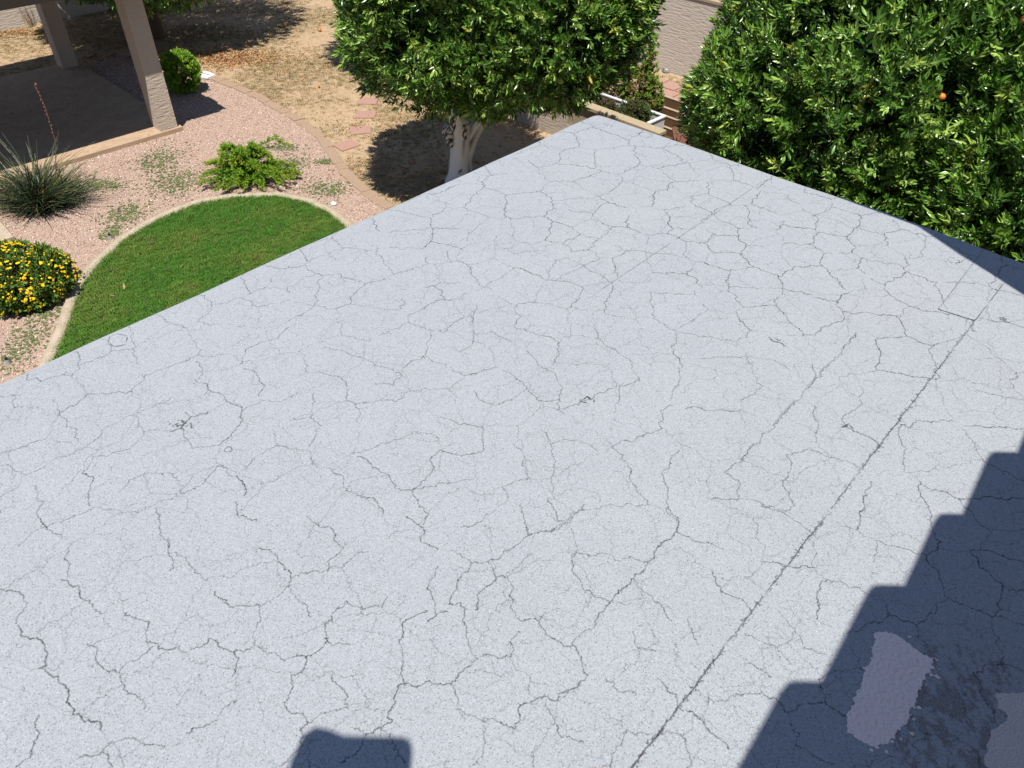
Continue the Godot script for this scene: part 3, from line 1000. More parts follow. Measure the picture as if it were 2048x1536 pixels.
func build_walls() -> void:
	var ax := Basis(YU, Vector3.UP, YU.cross(Vector3.UP))
	for k in 2:
		var t := thing("perimeter_wall", ["tall beige ridged stucco wall behind the orange trees at right", "beige stucco boundary wall glimpsed under the patio roof"][k], "wall", Vector3.ZERO, "boundary walls of the yard")
		var body := Shape.new()
		var cap := Shape.new()
		if k == 0:
			body.box(Transform3D(ax, yard(-12.5, -14.78, 0.78)), Vector3(20.0, 1.58, 0.2), 0.0)
			cap.box(Transform3D(ax, yard(-12.5, -14.78, 1.60)), Vector3(20.0, 0.06, 0.24), 0.01)
		else:
			body.box(Transform3D(ax, yard(-22.6, -1.0, 0.78)), Vector3(0.2, 1.58, 27.3), 0.0)
			cap.box(Transform3D(ax, yard(-22.6, -1.0, 1.60)), Vector3(0.24, 0.06, 27.3), 0.01)
		put("body", body.mesh(), M.wall_stucco, t)
		put("cap", cap.mesh(), M.cream_block, t)
	# low block wall beside the planting beds: courses of blocks and cap stones
	var lw := thing("low_block_wall", "low cream block wall with flat cap stones by the roof corner", "wall")
	var blk := Shape.new()
	blk.box(Transform3D.IDENTITY, Vector3(0.392, 0.192, 0.16), 0.006)
	var bm := blk.mesh()
	var cp := Shape.new()
	cp.box(Transform3D.IDENTITY, Vector3(0.40, 0.06, 0.20), 0.01)
	var cm := cp.mesh()
	for a in 13:
		for c in 4:
			var off := 0.2 if c % 2 == 1 and a < 12 else 0.0
			put("block", bm, M.stucco if a < 8 else M.cream_block, lw, Transform3D(ax, yard(-11.85 + a * 0.397 + off, -10.45, 0.075 + c * 0.197)))
	for a in 13:
		put("cap_stone", cm, M.cream_block, lw, Transform3D(ax, yard(-11.92 + a * 0.405, -10.42, 0.755)))
	# white planter box behind it
	var pl := thing("planter_box", "white painted timber planter box filled with dark sprigs", "planter")
	var pu := -7.28
	var near := -10.55
	var far := -11.02
	var rail := Shape.new()
	rail.box(Transform3D.IDENTITY, Vector3(2.0, 0.34, 0.035), 0.004)
	put("side_board", rail.mesh(), M.white_wood, pl, Transform3D(ax, yard(pu - 1.0, far, 0.58)))
	put("side_board", rail.mesh(), M.white_wood, pl, Transform3D(ax, yard(pu - 1.0, near, 0.56)))
	var endb := Shape.new()
	endb.box(Transform3D.IDENTITY, Vector3(0.035, 0.72, 0.43), 0.004)
	put("end_board", endb.mesh(), M.white_wood, pl, Transform3D(ax, yard(pu + 0.02, -10.785, 0.39)))
	put("end_board", endb.mesh(), M.white_wood, pl, Transform3D(ax, yard(pu - 2.02, -10.785, 0.39)))
	var cap2 := Shape.new()
	cap2.box(Transform3D(ax, yard(pu - 1.0, far, 0.762)), Vector3(2.08, 0.02, 0.06), 0.004)
	cap2.box(Transform3D(ax, yard(pu + 0.02, -10.78, 0.770)), Vector3(0.07, 0.02, 0.46), 0.004)
	put("rim", cap2.mesh(), M.white_wood, pl)
	var earth := Shape.new()
	earth.box(Transform3D(ax, yard(pu - 1.0, -10.785, 0.33)), Vector3(1.98, 0.36, 0.42), 0.0)
	put("soil", earth.mesh(), M.soil, pl)
	# stepped beds of brown boards
	var bed := thing("raised_bed", "stepped raised beds of brown boards with bare earth", "raised bed")
	var bd := Shape.new()
	bd.box(Transform3D.IDENTITY, Vector3(2.6, 0.16, 0.045), 0.004)
	var bdm := bd.mesh()
	for q in [[-12.34, 0.42], [-12.27, 0.25], [-12.27, 0.09], [-11.90, 0.27], [-11.84, 0.10]]:
		put("board", bdm, M.board, bed, Transform3D(ax, yard(-7.5, q[0], q[1])))
	var tops := Shape.new()
	for q in [[-12.34, 0.51], [-12.27, 0.338], [-11.90, 0.358], [-11.84, 0.188]]:
		tops.box(Transform3D(ax, yard(-7.5, q[0], q[1])), Vector3(2.62, 0.014, 0.055), 0.003)
	put("top_trim", tops.mesh(), M.cream_block, bed)
	var e2 := Shape.new()
	e2.box(Transform3D(ax, yard(-7.5, -12.085, 0.05)), Vector3(2.58, 0.30, 0.32), 0.0)
	put("earth", e2.mesh(), M.soil, bed)
	var e3 := Shape.new()
	e3.box(Transform3D(ax, yard(-7.5, -11.43, 0.0)), Vector3(2.58, 0.12, 0.74), 0.0)
	put("earth", e3.mesh(), M.soil, bed)
	# red flagstone shards stood on edge
	var fg := "red stone shards leaning by the beds"
	var fl := ["tallest red stone shard leaning left beside the boards", "slim red stone shard leaning in the middle of the three", "red stone shard leaning right toward the orange tree"]
	for k in 3:
		var s := Shape.new()
		s.prism(PackedVector2Array([Vector2(-0.07, -0.16), Vector2(0.05, -0.17), Vector2(0.08, 0.02), Vector2(0.03, 0.19), Vector2(-0.05, 0.15)]), -0.018, 0.018, 0.005, Color.WHITE, true)
		var at := yard(-7.36 + k * 0.07, -11.66 - k * 0.02, 0.20)
		var b := Basis(Vector3.BACK, 0.45 - 0.5 * k) * Basis(Vector3.RIGHT, PI / 2 - 0.2) * Basis(Vector3.BACK, PI)
		var o := put("flagstone", s.mesh(), M.flagstone, self, Transform3D(b, at))
		tag(o, fl[k], "flagstone", fg)
	var rl := ["round reddish stone against the white planter end", "reddish stone half hidden behind the cap stones", "reddish stone below the leaning shards"]
	for k in 3:
		var s := Shape.new()
		s.ball(Vector3(0.12, 0.09, 0.10), 7, 10, Color.WHITE, fnl(70 + k, 0.12, 2), 0.3)
		var o := put("garden_stone", s.mesh(), M.flagstone, self, Transform3D(Basis(Vector3.UP, k * 1.3), yard(-7.12 + k * 0.06, -10.95 - k * 0.22, 0.14)))
		tag(o, rl[k], "stone", "reddish stones by the beds")
	var plank := Shape.new()
	plank.box(Transform3D(ax, yard(-6.9, -11.05, 0.12)), Vector3(1.2, 0.20, 0.035), 0.005)
	plank.box(Transform3D(ax, yard(-6.9, -11.05, 0.232)), Vector3(1.2, 0.02, 0.06), 0.004)
	tag(put("edge_plank", plank.mesh(), M.white_wood), "thin white plank edging in front of the red shards", "plank")
	# metal stake on a round foot near the far wall
	var st := thing("garden_stake", "thin metal stake on round pale foot by the ridged wall", "garden stake", Vector3(3.29, 0.02, -17.34))
	var foot := Shape.new()
	foot.tube([Vector3(0, 0, 0), Vector3(0, 0.02, 0), Vector3(0, 0.03, 0)], [0.10, 0.10, 0.085], 20)
	put("foot", foot.mesh(), M.galvanised, st)
	var rod := Shape.new()
	rod.tube([Vector3(0.04, 0.02, -0.1), Vector3(0.08, 0.4, -0.12), Vector3(0.14, 0.85, -0.15)], [0.016, 0.015, 0.013], 6)
	put("rod", rod.mesh(), M.galvanised, st)


func build_small_things() -> void:
	# fallen oranges
	var ball := Shape.new()
	ball.ball(Vector3(0.042, 0.039, 0.042), 10, 14, Color.WHITE, fnl(81, 0.2, 2), 0.03)
	var om := ball.mesh()
	var labels := ["fallen orange on dry dirt, nearer the left tree shadow", "fallen orange on dry dirt, nearer the white trunked tree", "small fallen orange on bare dirt above the stepping stone path", "fallen orange seen through leaves just above the white trunk"]
	var at := [-5.76, -20.14, -4.82, -19.79, -4.10, -16.06, -1.42, -15.3]
	for k in 4:
		var big := 1.0 if k != 2 else 0.6
		if k == 3:
			big = 1.25
		tag(put("fallen_orange", om, M.orange_peel, self, Transform3D(Basis(Vector3(0.2, 1, 0.1).normalized(), k * 1.0).scaled(Vector3.ONE * big), Vector3(at[k * 2], 0.04, at[k * 2 + 1]))), labels[k], "orange", "oranges fallen on the dirt")
	# folded white cloth with a red stripe lying over the edging
	var cl := thing("folded_cloth", "folded white cloth with red stripe lying on brick edging", "cloth", Vector3(-6.62, 0.03, -16.56))
	var b := Basis(Vector3.UP, -0.5)
	var s := Shape.new()
	s.prism(PackedVector2Array([Vector2(-0.17, -0.12), Vector2(0.02, -0.15), Vector2(0.2, -0.11), Vector2(0.19, 0.1), Vector2(0.03, 0.14), Vector2(-0.16, 0.11)]), 0.0, 0.05, 0.018)
	put("sheet", s.mesh(), M.white_cloth, cl, Transform3D(b, Vector3.ZERO))
	var s2 := Shape.new()
	s2.box(Transform3D(b, Vector3(0.0, 0.0505, 0.0)), Vector3(0.35, 0.004, 0.03), 0.001)
	put("stripe", s2.mesh(), M.red_stripe, cl)
	# sprinkler heads
	var sl := ["small sprinkler head in gravel beside the lawn curb", "small sprinkler head in gravel at the flat roof edge", "sprinkler head against the curb below the yellow bush"]
	var sp := [-5.93, -9.88, -5.98, -7.0, -5.72, -8.36]
	for k in 3:
		var h := thing("sprinkler_head", sl[k], "sprinkler", Vector3(sp[k * 2], 0.01, sp[k * 2 + 1]), "sprinklers round the lawn")
		var a := Shape.new()
		a.tube([Vector3(0, 0, 0), Vector3(0, 0.05, 0), Vector3(0, 0.055, 0)], [0.032, 0.032, 0.026], 14)
		put("body", a.mesh(), M.pale_plastic, h)
		var c := Shape.new()
		c.tube([Vector3(0, 0.055, 0), Vector3(0, 0.085, 0), Vector3(0, 0.09, 0)], [0.016, 0.018, 0.012], 12)
		put("cap", c.mesh(), M.black_plastic, h)
	var peb := Shape.new()
	peb.ball(Vector3(0.05, 0.035, 0.045), 6, 9, Color.WHITE, fnl(83, 0.2, 2), 0.2)
	tag(put("pebble", peb.mesh(), M.white_cloth, self, Transform3D(Basis.IDENTITY, Vector3(-2.86, 0.035, -11.02))), "single white pebble outside the curb near the roof edge", "stone")
	# dry leaves on the lawn
	var dl := ["curled tan dead leaf near the top of the lawn", "long tan dead leaf in the middle of the lawn", "small tan dead leaf low on the lawn", "brown dead leaf beside the small tan one on the lawn"]
	var dp := [-5.30, -9.43, -4.63, -9.07, -5.18, -8.51, -5.23, -8.35]
	var dm := leaf_mesh(0.08, 0.03, 0.03, Color(0.3, 0.22, 0.11))
	for k in 4:
		tag(put("dead_leaf", dm, M.straw, self, Transform3D(Basis(Vector3.UP, k * 1.7) * Basis(Vector3.RIGHT, 1.2), Vector3(dp[k * 2], 0.07, dp[k * 2 + 1]))), dl[k], "leaf", "dead leaves on the lawn")


# ---------- ground cover ----------

func jitter_color(c: Color, amount: float) -> Color:
	var f := 1.0 + rng.randfn(0, amount)
	return Color(maxf(c.r * f * (1 + rng.randfn(0, amount * 0.4)), 0.002), maxf(c.g * f, 0.002), maxf(c.b * f * (1 + rng.randfn(0, amount * 0.4)), 0.001))


func build_ground_cover() -> void:
	# gravel
	var g := Shape.new()
	g.ball(Vector3(1, 0.7, 0.85), 3, 5, Color.WHITE, fnl(91, 0.3, 2), 0.4)
	var places := []
	var colors := []
	while places.size() < 90000:
		var p := Vector2(rng.randf_range(-11, -1.2), rng.randf_range(-17.5, -5.0))
		if not Geometry2D.is_point_in_polygon(p, gravel_area) or Geometry2D.is_point_in_polygon(p, lawn_area):
			continue
		var r := 0.0065 + 0.008 * pow(rng.randf(), 2)
		places.append(Transform3D(Basis(Vector3(rng.randfn(), rng.randfn(), rng.randfn()).normalized(), rng.randf() * TAU).scaled(Vector3.ONE * r), Vector3(p.x, 0.012 + r * 0.4, p.y)))
		var pick := rng.randf()
		colors.append(jitter_color(Color(0.41, 0.30, 0.25) if pick < 0.6 else (Color(0.54, 0.44, 0.37) if pick < 0.82 else (Color(0.26, 0.165, 0.13) if pick < 0.95 else Color(0.6, 0.54, 0.47))), 0.15))
	tag(scatter("gravel", g.mesh(), M.stone, places, colors), "pink and tan gravel covering the planting bed", "gravel", "", "stuff")
	# lawn
	var tuft := Shape.new()
	for k in 5:
		var a := k * 1.26 + 0.3
		var d := Vector3(cos(a), 0, sin(a))
		var w := Vector3(-sin(a), 0, cos(a)) * 0.0028
		var root := d * 0.008
		var mid := d * (0.014 + 0.004 * k) + Vector3(0, 0.03, 0)
		var tip := d * (0.03 + 0.007 * k) + Vector3(0, 0.045 + 0.004 * (k % 3), 0)
		var nn := (Vector3.UP * 0.8 + d * 0.4).normalized()
		var q := tuft.vert(root - w, nn); tuft.vert(root + w, nn); tuft.vert(mid + w * 0.8, nn); tuft.vert(mid - w * 0.8, nn); tuft.vert(tip, nn)
		tuft.i.append_array([q, q + 1, q + 2, q, q + 2, q + 3, q + 3, q + 2, q + 4])
	var patchy := fnl(95, 0.9, 3)
	places = []
	colors = []
	while places.size() < 52000:
		var p := Vector2(rng.randf_range(-6, -1.9), rng.randf_range(-11.3, -5.8))
		if not Geometry2D.is_point_in_polygon(p, lawn_area):
			continue
		var z := rng.randf_range(0.75, 1.25)
		places.append(Transform3D(Basis(Vector3.UP, rng.randf() * TAU) * Basis(Vector3.RIGHT, rng.randfn(0, 0.15)).scaled(Vector3(z, z * rng.randf_range(0.8, 1.2), z)), Vector3(p.x, 0.028, p.y)))
		var x := patchy.get_noise_2d(p.x, p.y)
		var col := Color(0.074, 0.195, 0.022).lerp(Color(0.112, 0.205, 0.028), clampf(x * 1.6 + 0.35, 0, 1))
		if rng.randf() < 0.06 + 0.1 * maxf(x, 0.0):
			col = Color(0.22, 0.20, 0.07)
		colors.append(jitter_color(col, 0.2))
	tag(scatter("grass", tuft.mesh(), M.blade, places, colors), "short green lawn grass inside the pale curb", "grass", "", "stuff")
	# dry stubble on the bare dirt, thicker in patches
	var dry := fnl(96, 0.35, 3)
	places = []
	colors = []
	while places.size() < 42000:
		var p := Vector2(rng.randf_range(-14, 5), rng.randf_range(-24, -10.0))
		if Geometry2D.is_point_in_polygon(p, gravel_area):
			continue
		var uu := p.x * YU.x + p.y * YU.z
		var vv := p.x * YV.x + p.y * YV.z
		if (uu < -14.0 and uu > -19.0 and vv > -5.6) or vv < -14.6:
			continue
		if dry.get_noise_2d(p.x, p.y) + rng.randfn(0, 0.25) < 0.0:
			continue
		var z := rng.randf_range(0.5, 1.15)
		places.append(Transform3D(Basis(Vector3.UP, rng.randf() * TAU).scaled(Vector3(z * 1.6, z * 0.55, z * 1.6)), Vector3(p.x, -0.004, p.y)))
		var pick := rng.randf()
		colors.append(jitter_color(Color(0.33, 0.25, 0.13) if pick < 0.55 else (Color(0.22, 0.17, 0.07) if pick < 0.85 else Color(0.14, 0.15, 0.04)), 0.2))
	tag(scatter("dry_grass", tuft.mesh(), M.straw, places, colors), "dead lawn stubble over the tan dirt", "grass", "", "stuff")
	# leaf litter
	var lm := leaf_mesh(0.05, 0.022, 0.012, Color.WHITE)
	places = []
	colors = []
	var heaps := [[-6.5, -17.75, 1.3, 0.7, 2300], [-8.0, -17.6, 1.0, 0.5, 700], [-12.0, -19.3, 0.8, 0.35, 420], [-2.5, -14.2, 1.6, 0.9, 260], [-2.9, -12.1, 0.5, 0.7, 160], [-1.5, -12.5, 1.6, 1.4, 420], [-5.0, -17.5, 2.0, 1.6, 380], [0.3, -14.0, 0.8, 0.6, 120], [-9.4, -17.6, 0.8, 0.4, 200], [-8.6, -19.5, 2.2, 1.6, 300]]
	for hp in heaps:
		for k in hp[4]:
			var p := Vector3(hp[0] + rng.randfn(0, hp[2] * 0.5), 0.012, hp[1] + rng.randfn(0, hp[3] * 0.5))
			places.append(Transform3D(Basis(Vector3.UP, rng.randf() * TAU) * Basis(Vector3.RIGHT, PI / 2 + rng.randfn(0, 0.35)) * Basis(Vector3.UP, rng.randf() * TAU).scaled(Vector3.ONE * rng.randf_range(0.6, 1.3)), p))
			var pick := rng.randf()
			colors.append(jitter_color(Color(0.30, 0.13, 0.045) if pick < 0.45 else (Color(0.36, 0.22, 0.09) if pick < 0.8 else Color(0.16, 0.08, 0.04)), 0.2))
	tag(scatter("leaf_litter", lm, M.straw, places, colors), "orange brown fallen leaves strewn under the trees", "leaf litter", "", "stuff")
	# creeping weeds in the gravel
	var wl := Shape.new()
	for k in 6:
		var a := k * 1.05
		var d := Vector3(cos(a), 0.25, sin(a)) * 0.02
		var w := Vector3(-sin(a), 0, cos(a)) * 0.006
		wl.quad(d * 0.2 - w, d * 0.2 + w, d + w, d - w)
	var wm := wl.mesh()
	var weeds := [[-6.15, -12.5, 0.35, 0.5, "thin weed patch in gravel midway between column and juniper"], [-5.6, -11.7, 0.4, 0.45, "creeping weed patch in gravel left of the juniper"], [-6.0, -10.6, 0.3, 0.4, "creeping weed patch just outside the curve of the curb"], [-5.98, -10.05, 0.12, 0.2, "small weed tuft at the sprinkler by the curb"], [-4.2, -13.12, 0.28, 0.14, "compact dark green weed mat alone in the gravel"], [-3.85, -12.3, 0.25, 0.5, "creeping weeds right behind the juniper"], [-3.1, -11.55, 0.4, 0.25, "weed patch between the lawn curb and brick edging"], [-5.98, -7.45, 0.22, 0.6, "weeds in gravel below the yellow flowering bush"], [-6.1, -8.05, 0.45, 0.12, "green weed strip along the foot of the yellow bush"], [-6.75, -11.55, 0.4, 0.2, "thin weeds beside the spiky yucca"], [-3.3, -12.55, 0.15, 0.1, "tiny weed near the brick edging"]]
	for q in weeds:
		places = []
		colors = []
		for k in int(3000 * q[2] * q[3] + 130):
			var p := Vector2(q[0] + rng.randfn(0, q[2] * 0.6), q[1] + rng.randfn(0, q[3] * 0.6))
			if Geometry2D.is_point_in_polygon(p, lawn_area):
				continue
			places.append(Transform3D(Basis(Vector3.UP, rng.randf() * TAU).scaled(Vector3.ONE * rng.randf_range(0.35, 0.95)), Vector3(p.x, 0.022, p.y)))
			colors.append(jitter_color(Color(0.09, 0.135, 0.045) if rng.randf() < 0.7 else Color(0.16, 0.17, 0.06), 0.2))
		tag(scatter("weed_patch", wm, M.leaf_soft, places, colors), q[4], "weeds", "creeping weeds in the gravel", "stuff")


# ---------- plants ----------

# one leaf along +y, folded a little on its midrib and curved back
func leaf_into(s: Shape, xf: Transform3D, length: float, width: float, curl: float, col: Color) -> void:
	var ws := [0.12, 0.8, 1.0, 0.55, 0.0]
	var ys := [0.0, 0.25, 0.52, 0.8, 1.0]
	var k := s.v.size()
	for j in 5:
		var y: float = ys[j] * length
		var z: float = -curl * ys[j] * ys[j]
		var w: float = ws[j] * width * 0.5
		var tilt: float = 2.0 * curl * ys[j] / length
		var up := Vector3(0, tilt, 1).normalized()
		s.vert(xf * Vector3(0, y, z), (xf.basis * up).normalized(), col)
		s.vert(xf * Vector3(-w, y, z + w * 0.45), (xf.basis * (up + Vector3(0.42, 0, 0))).normalized(), col)
		s.vert(xf * Vector3(w, y, z + w * 0.45), (xf.basis * (up - Vector3(0.42, 0, 0))).normalized(), col)
	for j in 4:
		var a := k + j * 3
		s.i.append_array([a, a + 1, a + 4, a, a + 4, a + 3, a, a + 3, a + 5, a, a + 5, a + 2])


func leaf_mesh(length: float, width: float, curl: float, col: Color) -> ArrayMesh:
	var s := Shape.new()
	leaf_into(s, Transform3D.IDENTITY, length, width, curl, col)
	return s.mesh()


func sprig(leaves: int, length: float, width: float, twig: float) -> ArrayMesh:
	var s := Shape.new()
	for k in leaves:
		var f := float(k) / leaves
		var a := k * 2.4 + rng.randf() * 0.4
		var lean := lerpf(1.25, 0.35, f) + rng.randfn(0, 0.12)
		var b := Basis(Vector3.UP, a) * Basis(Vector3.RIGHT, lean) * Basis(Vector3.UP, rng.randfn(0, 0.35))
		var z := rng.randf_range(0.7, 1.15)
		leaf_into(s, Transform3D(b, Vector3(0, twig * f, 0)), length * z, width * z, length * rng.randf_range(0.05, 0.3), Color.WHITE)
	return s.mesh()


func upright(d: Vector3) -> Basis:
	var x := d.cross(Vector3(0.3, 0.1, 0.9)).normalized()
	return Basis(x, d, x.cross(d)) * Basis(Vector3.UP, rng.randf() * TAU)


# points spread through the shell of a crown made of ellipsoids; each is [position, outward]
func crown_points(lumps: Array, count: int, clump: FastNoiseLite, floor_y: float, deep := 0.25, gaps := true) -> Array:
	var out := []
	var total := 0.0
	for l in lumps:
		var r: Vector3 = l[1]
		total += r.x * r.z + r.x * r.y + r.y * r.z
	var guard := 0
	while out.size() < count and guard < count * 30:
		guard += 1
		var pick := rng.randf() * total
		var l: Array = lumps[0]
		for q in lumps:
			var r: Vector3 = q[1]
			pick -= r.x * r.z + r.x * r.y + r.y * r.z
			if pick <= 0:
				l = q
				break
		var d := Vector3(rng.randfn(), rng.randfn(), rng.randfn()).normalized()
		var c: Vector3 = l[0]
		var r2: Vector3 = l[1]
		var swell := clump.get_noise_3dv((c + d * r2) * 1.0)
		var depth := 1.0 - deep * pow(rng.randf(), 1.6) + 0.15 * swell
		var p := c + d * r2 * depth
		if p.y < floor_y + 0.25 * clump.get_noise_2d(p.x * 3.0, p.z * 3.0):
			continue
		if gaps and clump.get_noise_3dv(p * 2.6 + Vector3(50, 0, 0)) < -0.13 and rng.randf() < 0.9:
			continue
		var inside := false
		for q in lumps:
			if q == l:
				continue
			if ((p - q[0]) / q[1]).length() < 0.80:
				inside = true
				break
		if inside:
			continue
		out.append([p, (d / r2).normalized()])
	return out


var citrus_sprigs := []
var citrus_leaves := []


func citrus_tree(called: String, label: String, lumps: Array, count: int, trunk_at: Vector3, limbs: Array, floor_y: float, s: int, fruit: Array, big: float, bark: Callable) -> void:
	var t := thing(called, label, "tree", trunk_at, "orange trees in the yard")
	var clump := fnl(s, 0.55, 3)
	rng.seed = s
	bark.call(t)
	var crown := Node3D.new()
	crown.name = "crown"
	t.add_child(crown)
	crown.position = -trunk_at
	var pts := crown_points(lumps, count, clump, floor_y)
	var eye := Vector3(0, 5.9, 0)
	var places := [[], [], []]
	var colors := [[], [], []]
	var shown := 0
	for q in pts:
		var p: Vector3 = q[0]
		var nn: Vector3 = q[1]
		var d := (nn * 0.75 + Vector3(0, 0.45, 0) + Vector3(rng.randfn(), rng.randfn(), rng.randfn()) * 0.42).normalized()
		var b := upright(d)
		var z := big * rng.randf_range(0.8, 1.2)
		var pick := rng.randf()
		var col := Color(0.058, 0.135, 0.017)
		if pick > 0.994:
			col = Color(0.30, 0.30, 0.04)
		elif pick < 0.18:
			col = Color(0.25, 0.38, 0.075)
		elif pick < 0.52:
			col = Color(0.13, 0.25, 0.034)
		col = jitter_color(col, 0.16)
		var v := rng.randi() % 3
		places[v].append(Transform3D(b.scaled(Vector3.ONE * z), p))
		colors[v].append(col)
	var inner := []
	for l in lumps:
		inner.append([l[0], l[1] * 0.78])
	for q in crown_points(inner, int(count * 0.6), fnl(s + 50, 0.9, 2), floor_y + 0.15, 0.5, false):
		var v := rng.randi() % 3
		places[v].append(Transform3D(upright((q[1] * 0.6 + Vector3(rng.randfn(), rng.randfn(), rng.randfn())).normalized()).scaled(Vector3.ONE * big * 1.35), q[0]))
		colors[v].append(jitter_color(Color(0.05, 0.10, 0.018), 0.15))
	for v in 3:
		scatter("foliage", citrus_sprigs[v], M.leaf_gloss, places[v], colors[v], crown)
	# the leaves that stand out most, one by one
	for q in pts:
		var p: Vector3 = q[0]
		var nn: Vector3 = q[1]
		if shown >= 290:
			break
		if nn.dot((eye - p).normalized()) < 0.35 or rng.randf() < 0.5 or p.y > 4.3:
			continue
		shown += 1
		var d := (nn * 0.9 + Vector3(0, 0.1, 0) + Vector3(rng.randfn(), rng.randfn(), rng.randfn()) * 0.45).normalized()
		var z := big * rng.randf_range(0.8, 1.25)
		put("leaf", citrus_leaves[rng.randi() % 4], M.get("single_leaf_%d" % (rng.randi() % 3)), crown, Transform3D(upright(d).scaled(Vector3.ONE * z), p + nn * 0.04))
	# limbs inside
	var wood := Shape.new()
	for l in limbs:
		wood.tube(l[0], l[1], 8, Color(0.11, 0.085, 0.06), clump, 0.02)
	put("limbs", wood.mesh(), M.bark, crown)
	var fm := Shape.new()
	fm.ball(Vector3(0.035, 0.033, 0.035), 8, 12)
	var f2 := fm.mesh()
	for p in fruit:
		put("orange", f2, M.orange_peel, crown, Transform3D(Basis.IDENTITY, p))


func white_trunk(t: Node3D) -> void:
	var s := Shape.new()
	var wob := fnl(104, 0.25, 3)
	var white := Color(0.76, 0.75, 0.72)
	var main := [Vector3(-0.02, -0.05, 0.06), Vector3(0.0, 0.12, 0.02), Vector3(0.02, 0.4, 0.0), Vector3(0.03, 0.7, -0.02), Vector3(0.03, 0.95, -0.03)]
	s.tube(main, [0.26, 0.205, 0.175, 0.17, 0.15], 26, white, wob, 0.03)
	s.tube([Vector3(0.0, 0.75, 0.0), Vector3(-0.02, 1.1, 0.02), Vector3(-0.05, 1.5, 0.0), Vector3(-0.2, 2.3, 0.1)], [0.14, 0.125, 0.105, 0.07], 20, white, wob, 0.03)
	s.tube([Vector3(0.08, 0.30, 0.0), Vector3(0.19, 0.68, -0.03), Vector3(0.38, 1.02, -0.06), Vector3(0.62, 1.42, -0.12), Vector3(1.1, 2.2, -0.2)], [0.10, 0.10, 0.095, 0.08, 0.06], 20, white, wob, 0.025)
	# weathered bark shows where the whitewash has flaked
	var flake := fnl(105, 0.55, 3)
	for k in s.v.size():
		var p := s.v[k]
		var f := flake.get_noise_3dv(p * 9.0)
		if f > 0.34:
			s.c[k] = Color(0.10, 0.085, 0.075)
		elif f > 0.27:
			s.c[k] = Color(0.30, 0.27, 0.24)
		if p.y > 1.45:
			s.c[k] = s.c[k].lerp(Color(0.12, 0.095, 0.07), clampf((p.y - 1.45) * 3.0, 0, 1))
	put("trunk", s.mesh(), M.bark, t)
	var names := [[Vector3(-0.15, 0.84, 0.05), Vector3(0.10, 0.15, 0.10)], [Vector3(-0.13, 0.68, 0.09), Vector3(0.07, 0.07, 0.07)], [Vector3(-0.07, 1.02, 0.12), Vector3(0.05, 0.13, 0.05)], [Vector3(0.10, 0.85, 0.12), Vector3(0.045, 0.12, 0.04)], [Vector3(0.02, 0.22, 0.17), Vector3(0.06, 0.07, 0.045)]]
	for q in names:
		var b := Shape.new()
		b.ball(q[1], 16, 22, white, fnl(106, 0.35, 4), 0.5)
		for k in b.v.size():
			var f := flake.get_noise_3dv(b.v[k] * 26.0)
			if f > 0.05:
				b.c[k] = Color(0.075, 0.065, 0.06)
			elif f > -0.03:
				b.c[k] = Color(0.34, 0.31, 0.28)
		put("burl", b.mesh(), M.bark, t, Transform3D(Basis.IDENTITY, q[0]))


func brown_trunk(t: Node3D) -> void:
	var s := Shape.new()
	s.tube([Vector3(0, -0.05, 0), Vector3(0.02, 0.5, 0), Vector3(0.0, 1.2, 0.05), Vector3(0.05, 2.4, 0)], [0.2, 0.16, 0.13, 0.08], 14, Color(0.13, 0.10, 0.075), fnl(107, 0.3, 3), 0.03)
	put("trunk", s.mesh(), M.bark, t)


func limbs_from(base: Vector3, lumps: Array, n: int) -> Array:
	var out := []
	for k in n:
		var l: Array = lumps[k % lumps.size()]
		var c: Vector3 = l[0]
		var r: Vector3 = l[1]
		var end := c + Vector3(cos(k * 2.4) * r.x * 0.75, r.y * 0.35 * sin(k * 1.7), sin(k * 2.4) * r.z * 0.75)
		var start := base + Vector3(0, 1.1 + 0.1 * (k % 4), 0)
		out.append([[start, start.lerp(end, 0.45) + Vector3(0, 0.35, 0), end], [0.06, 0.035, 0.012]])
	return out


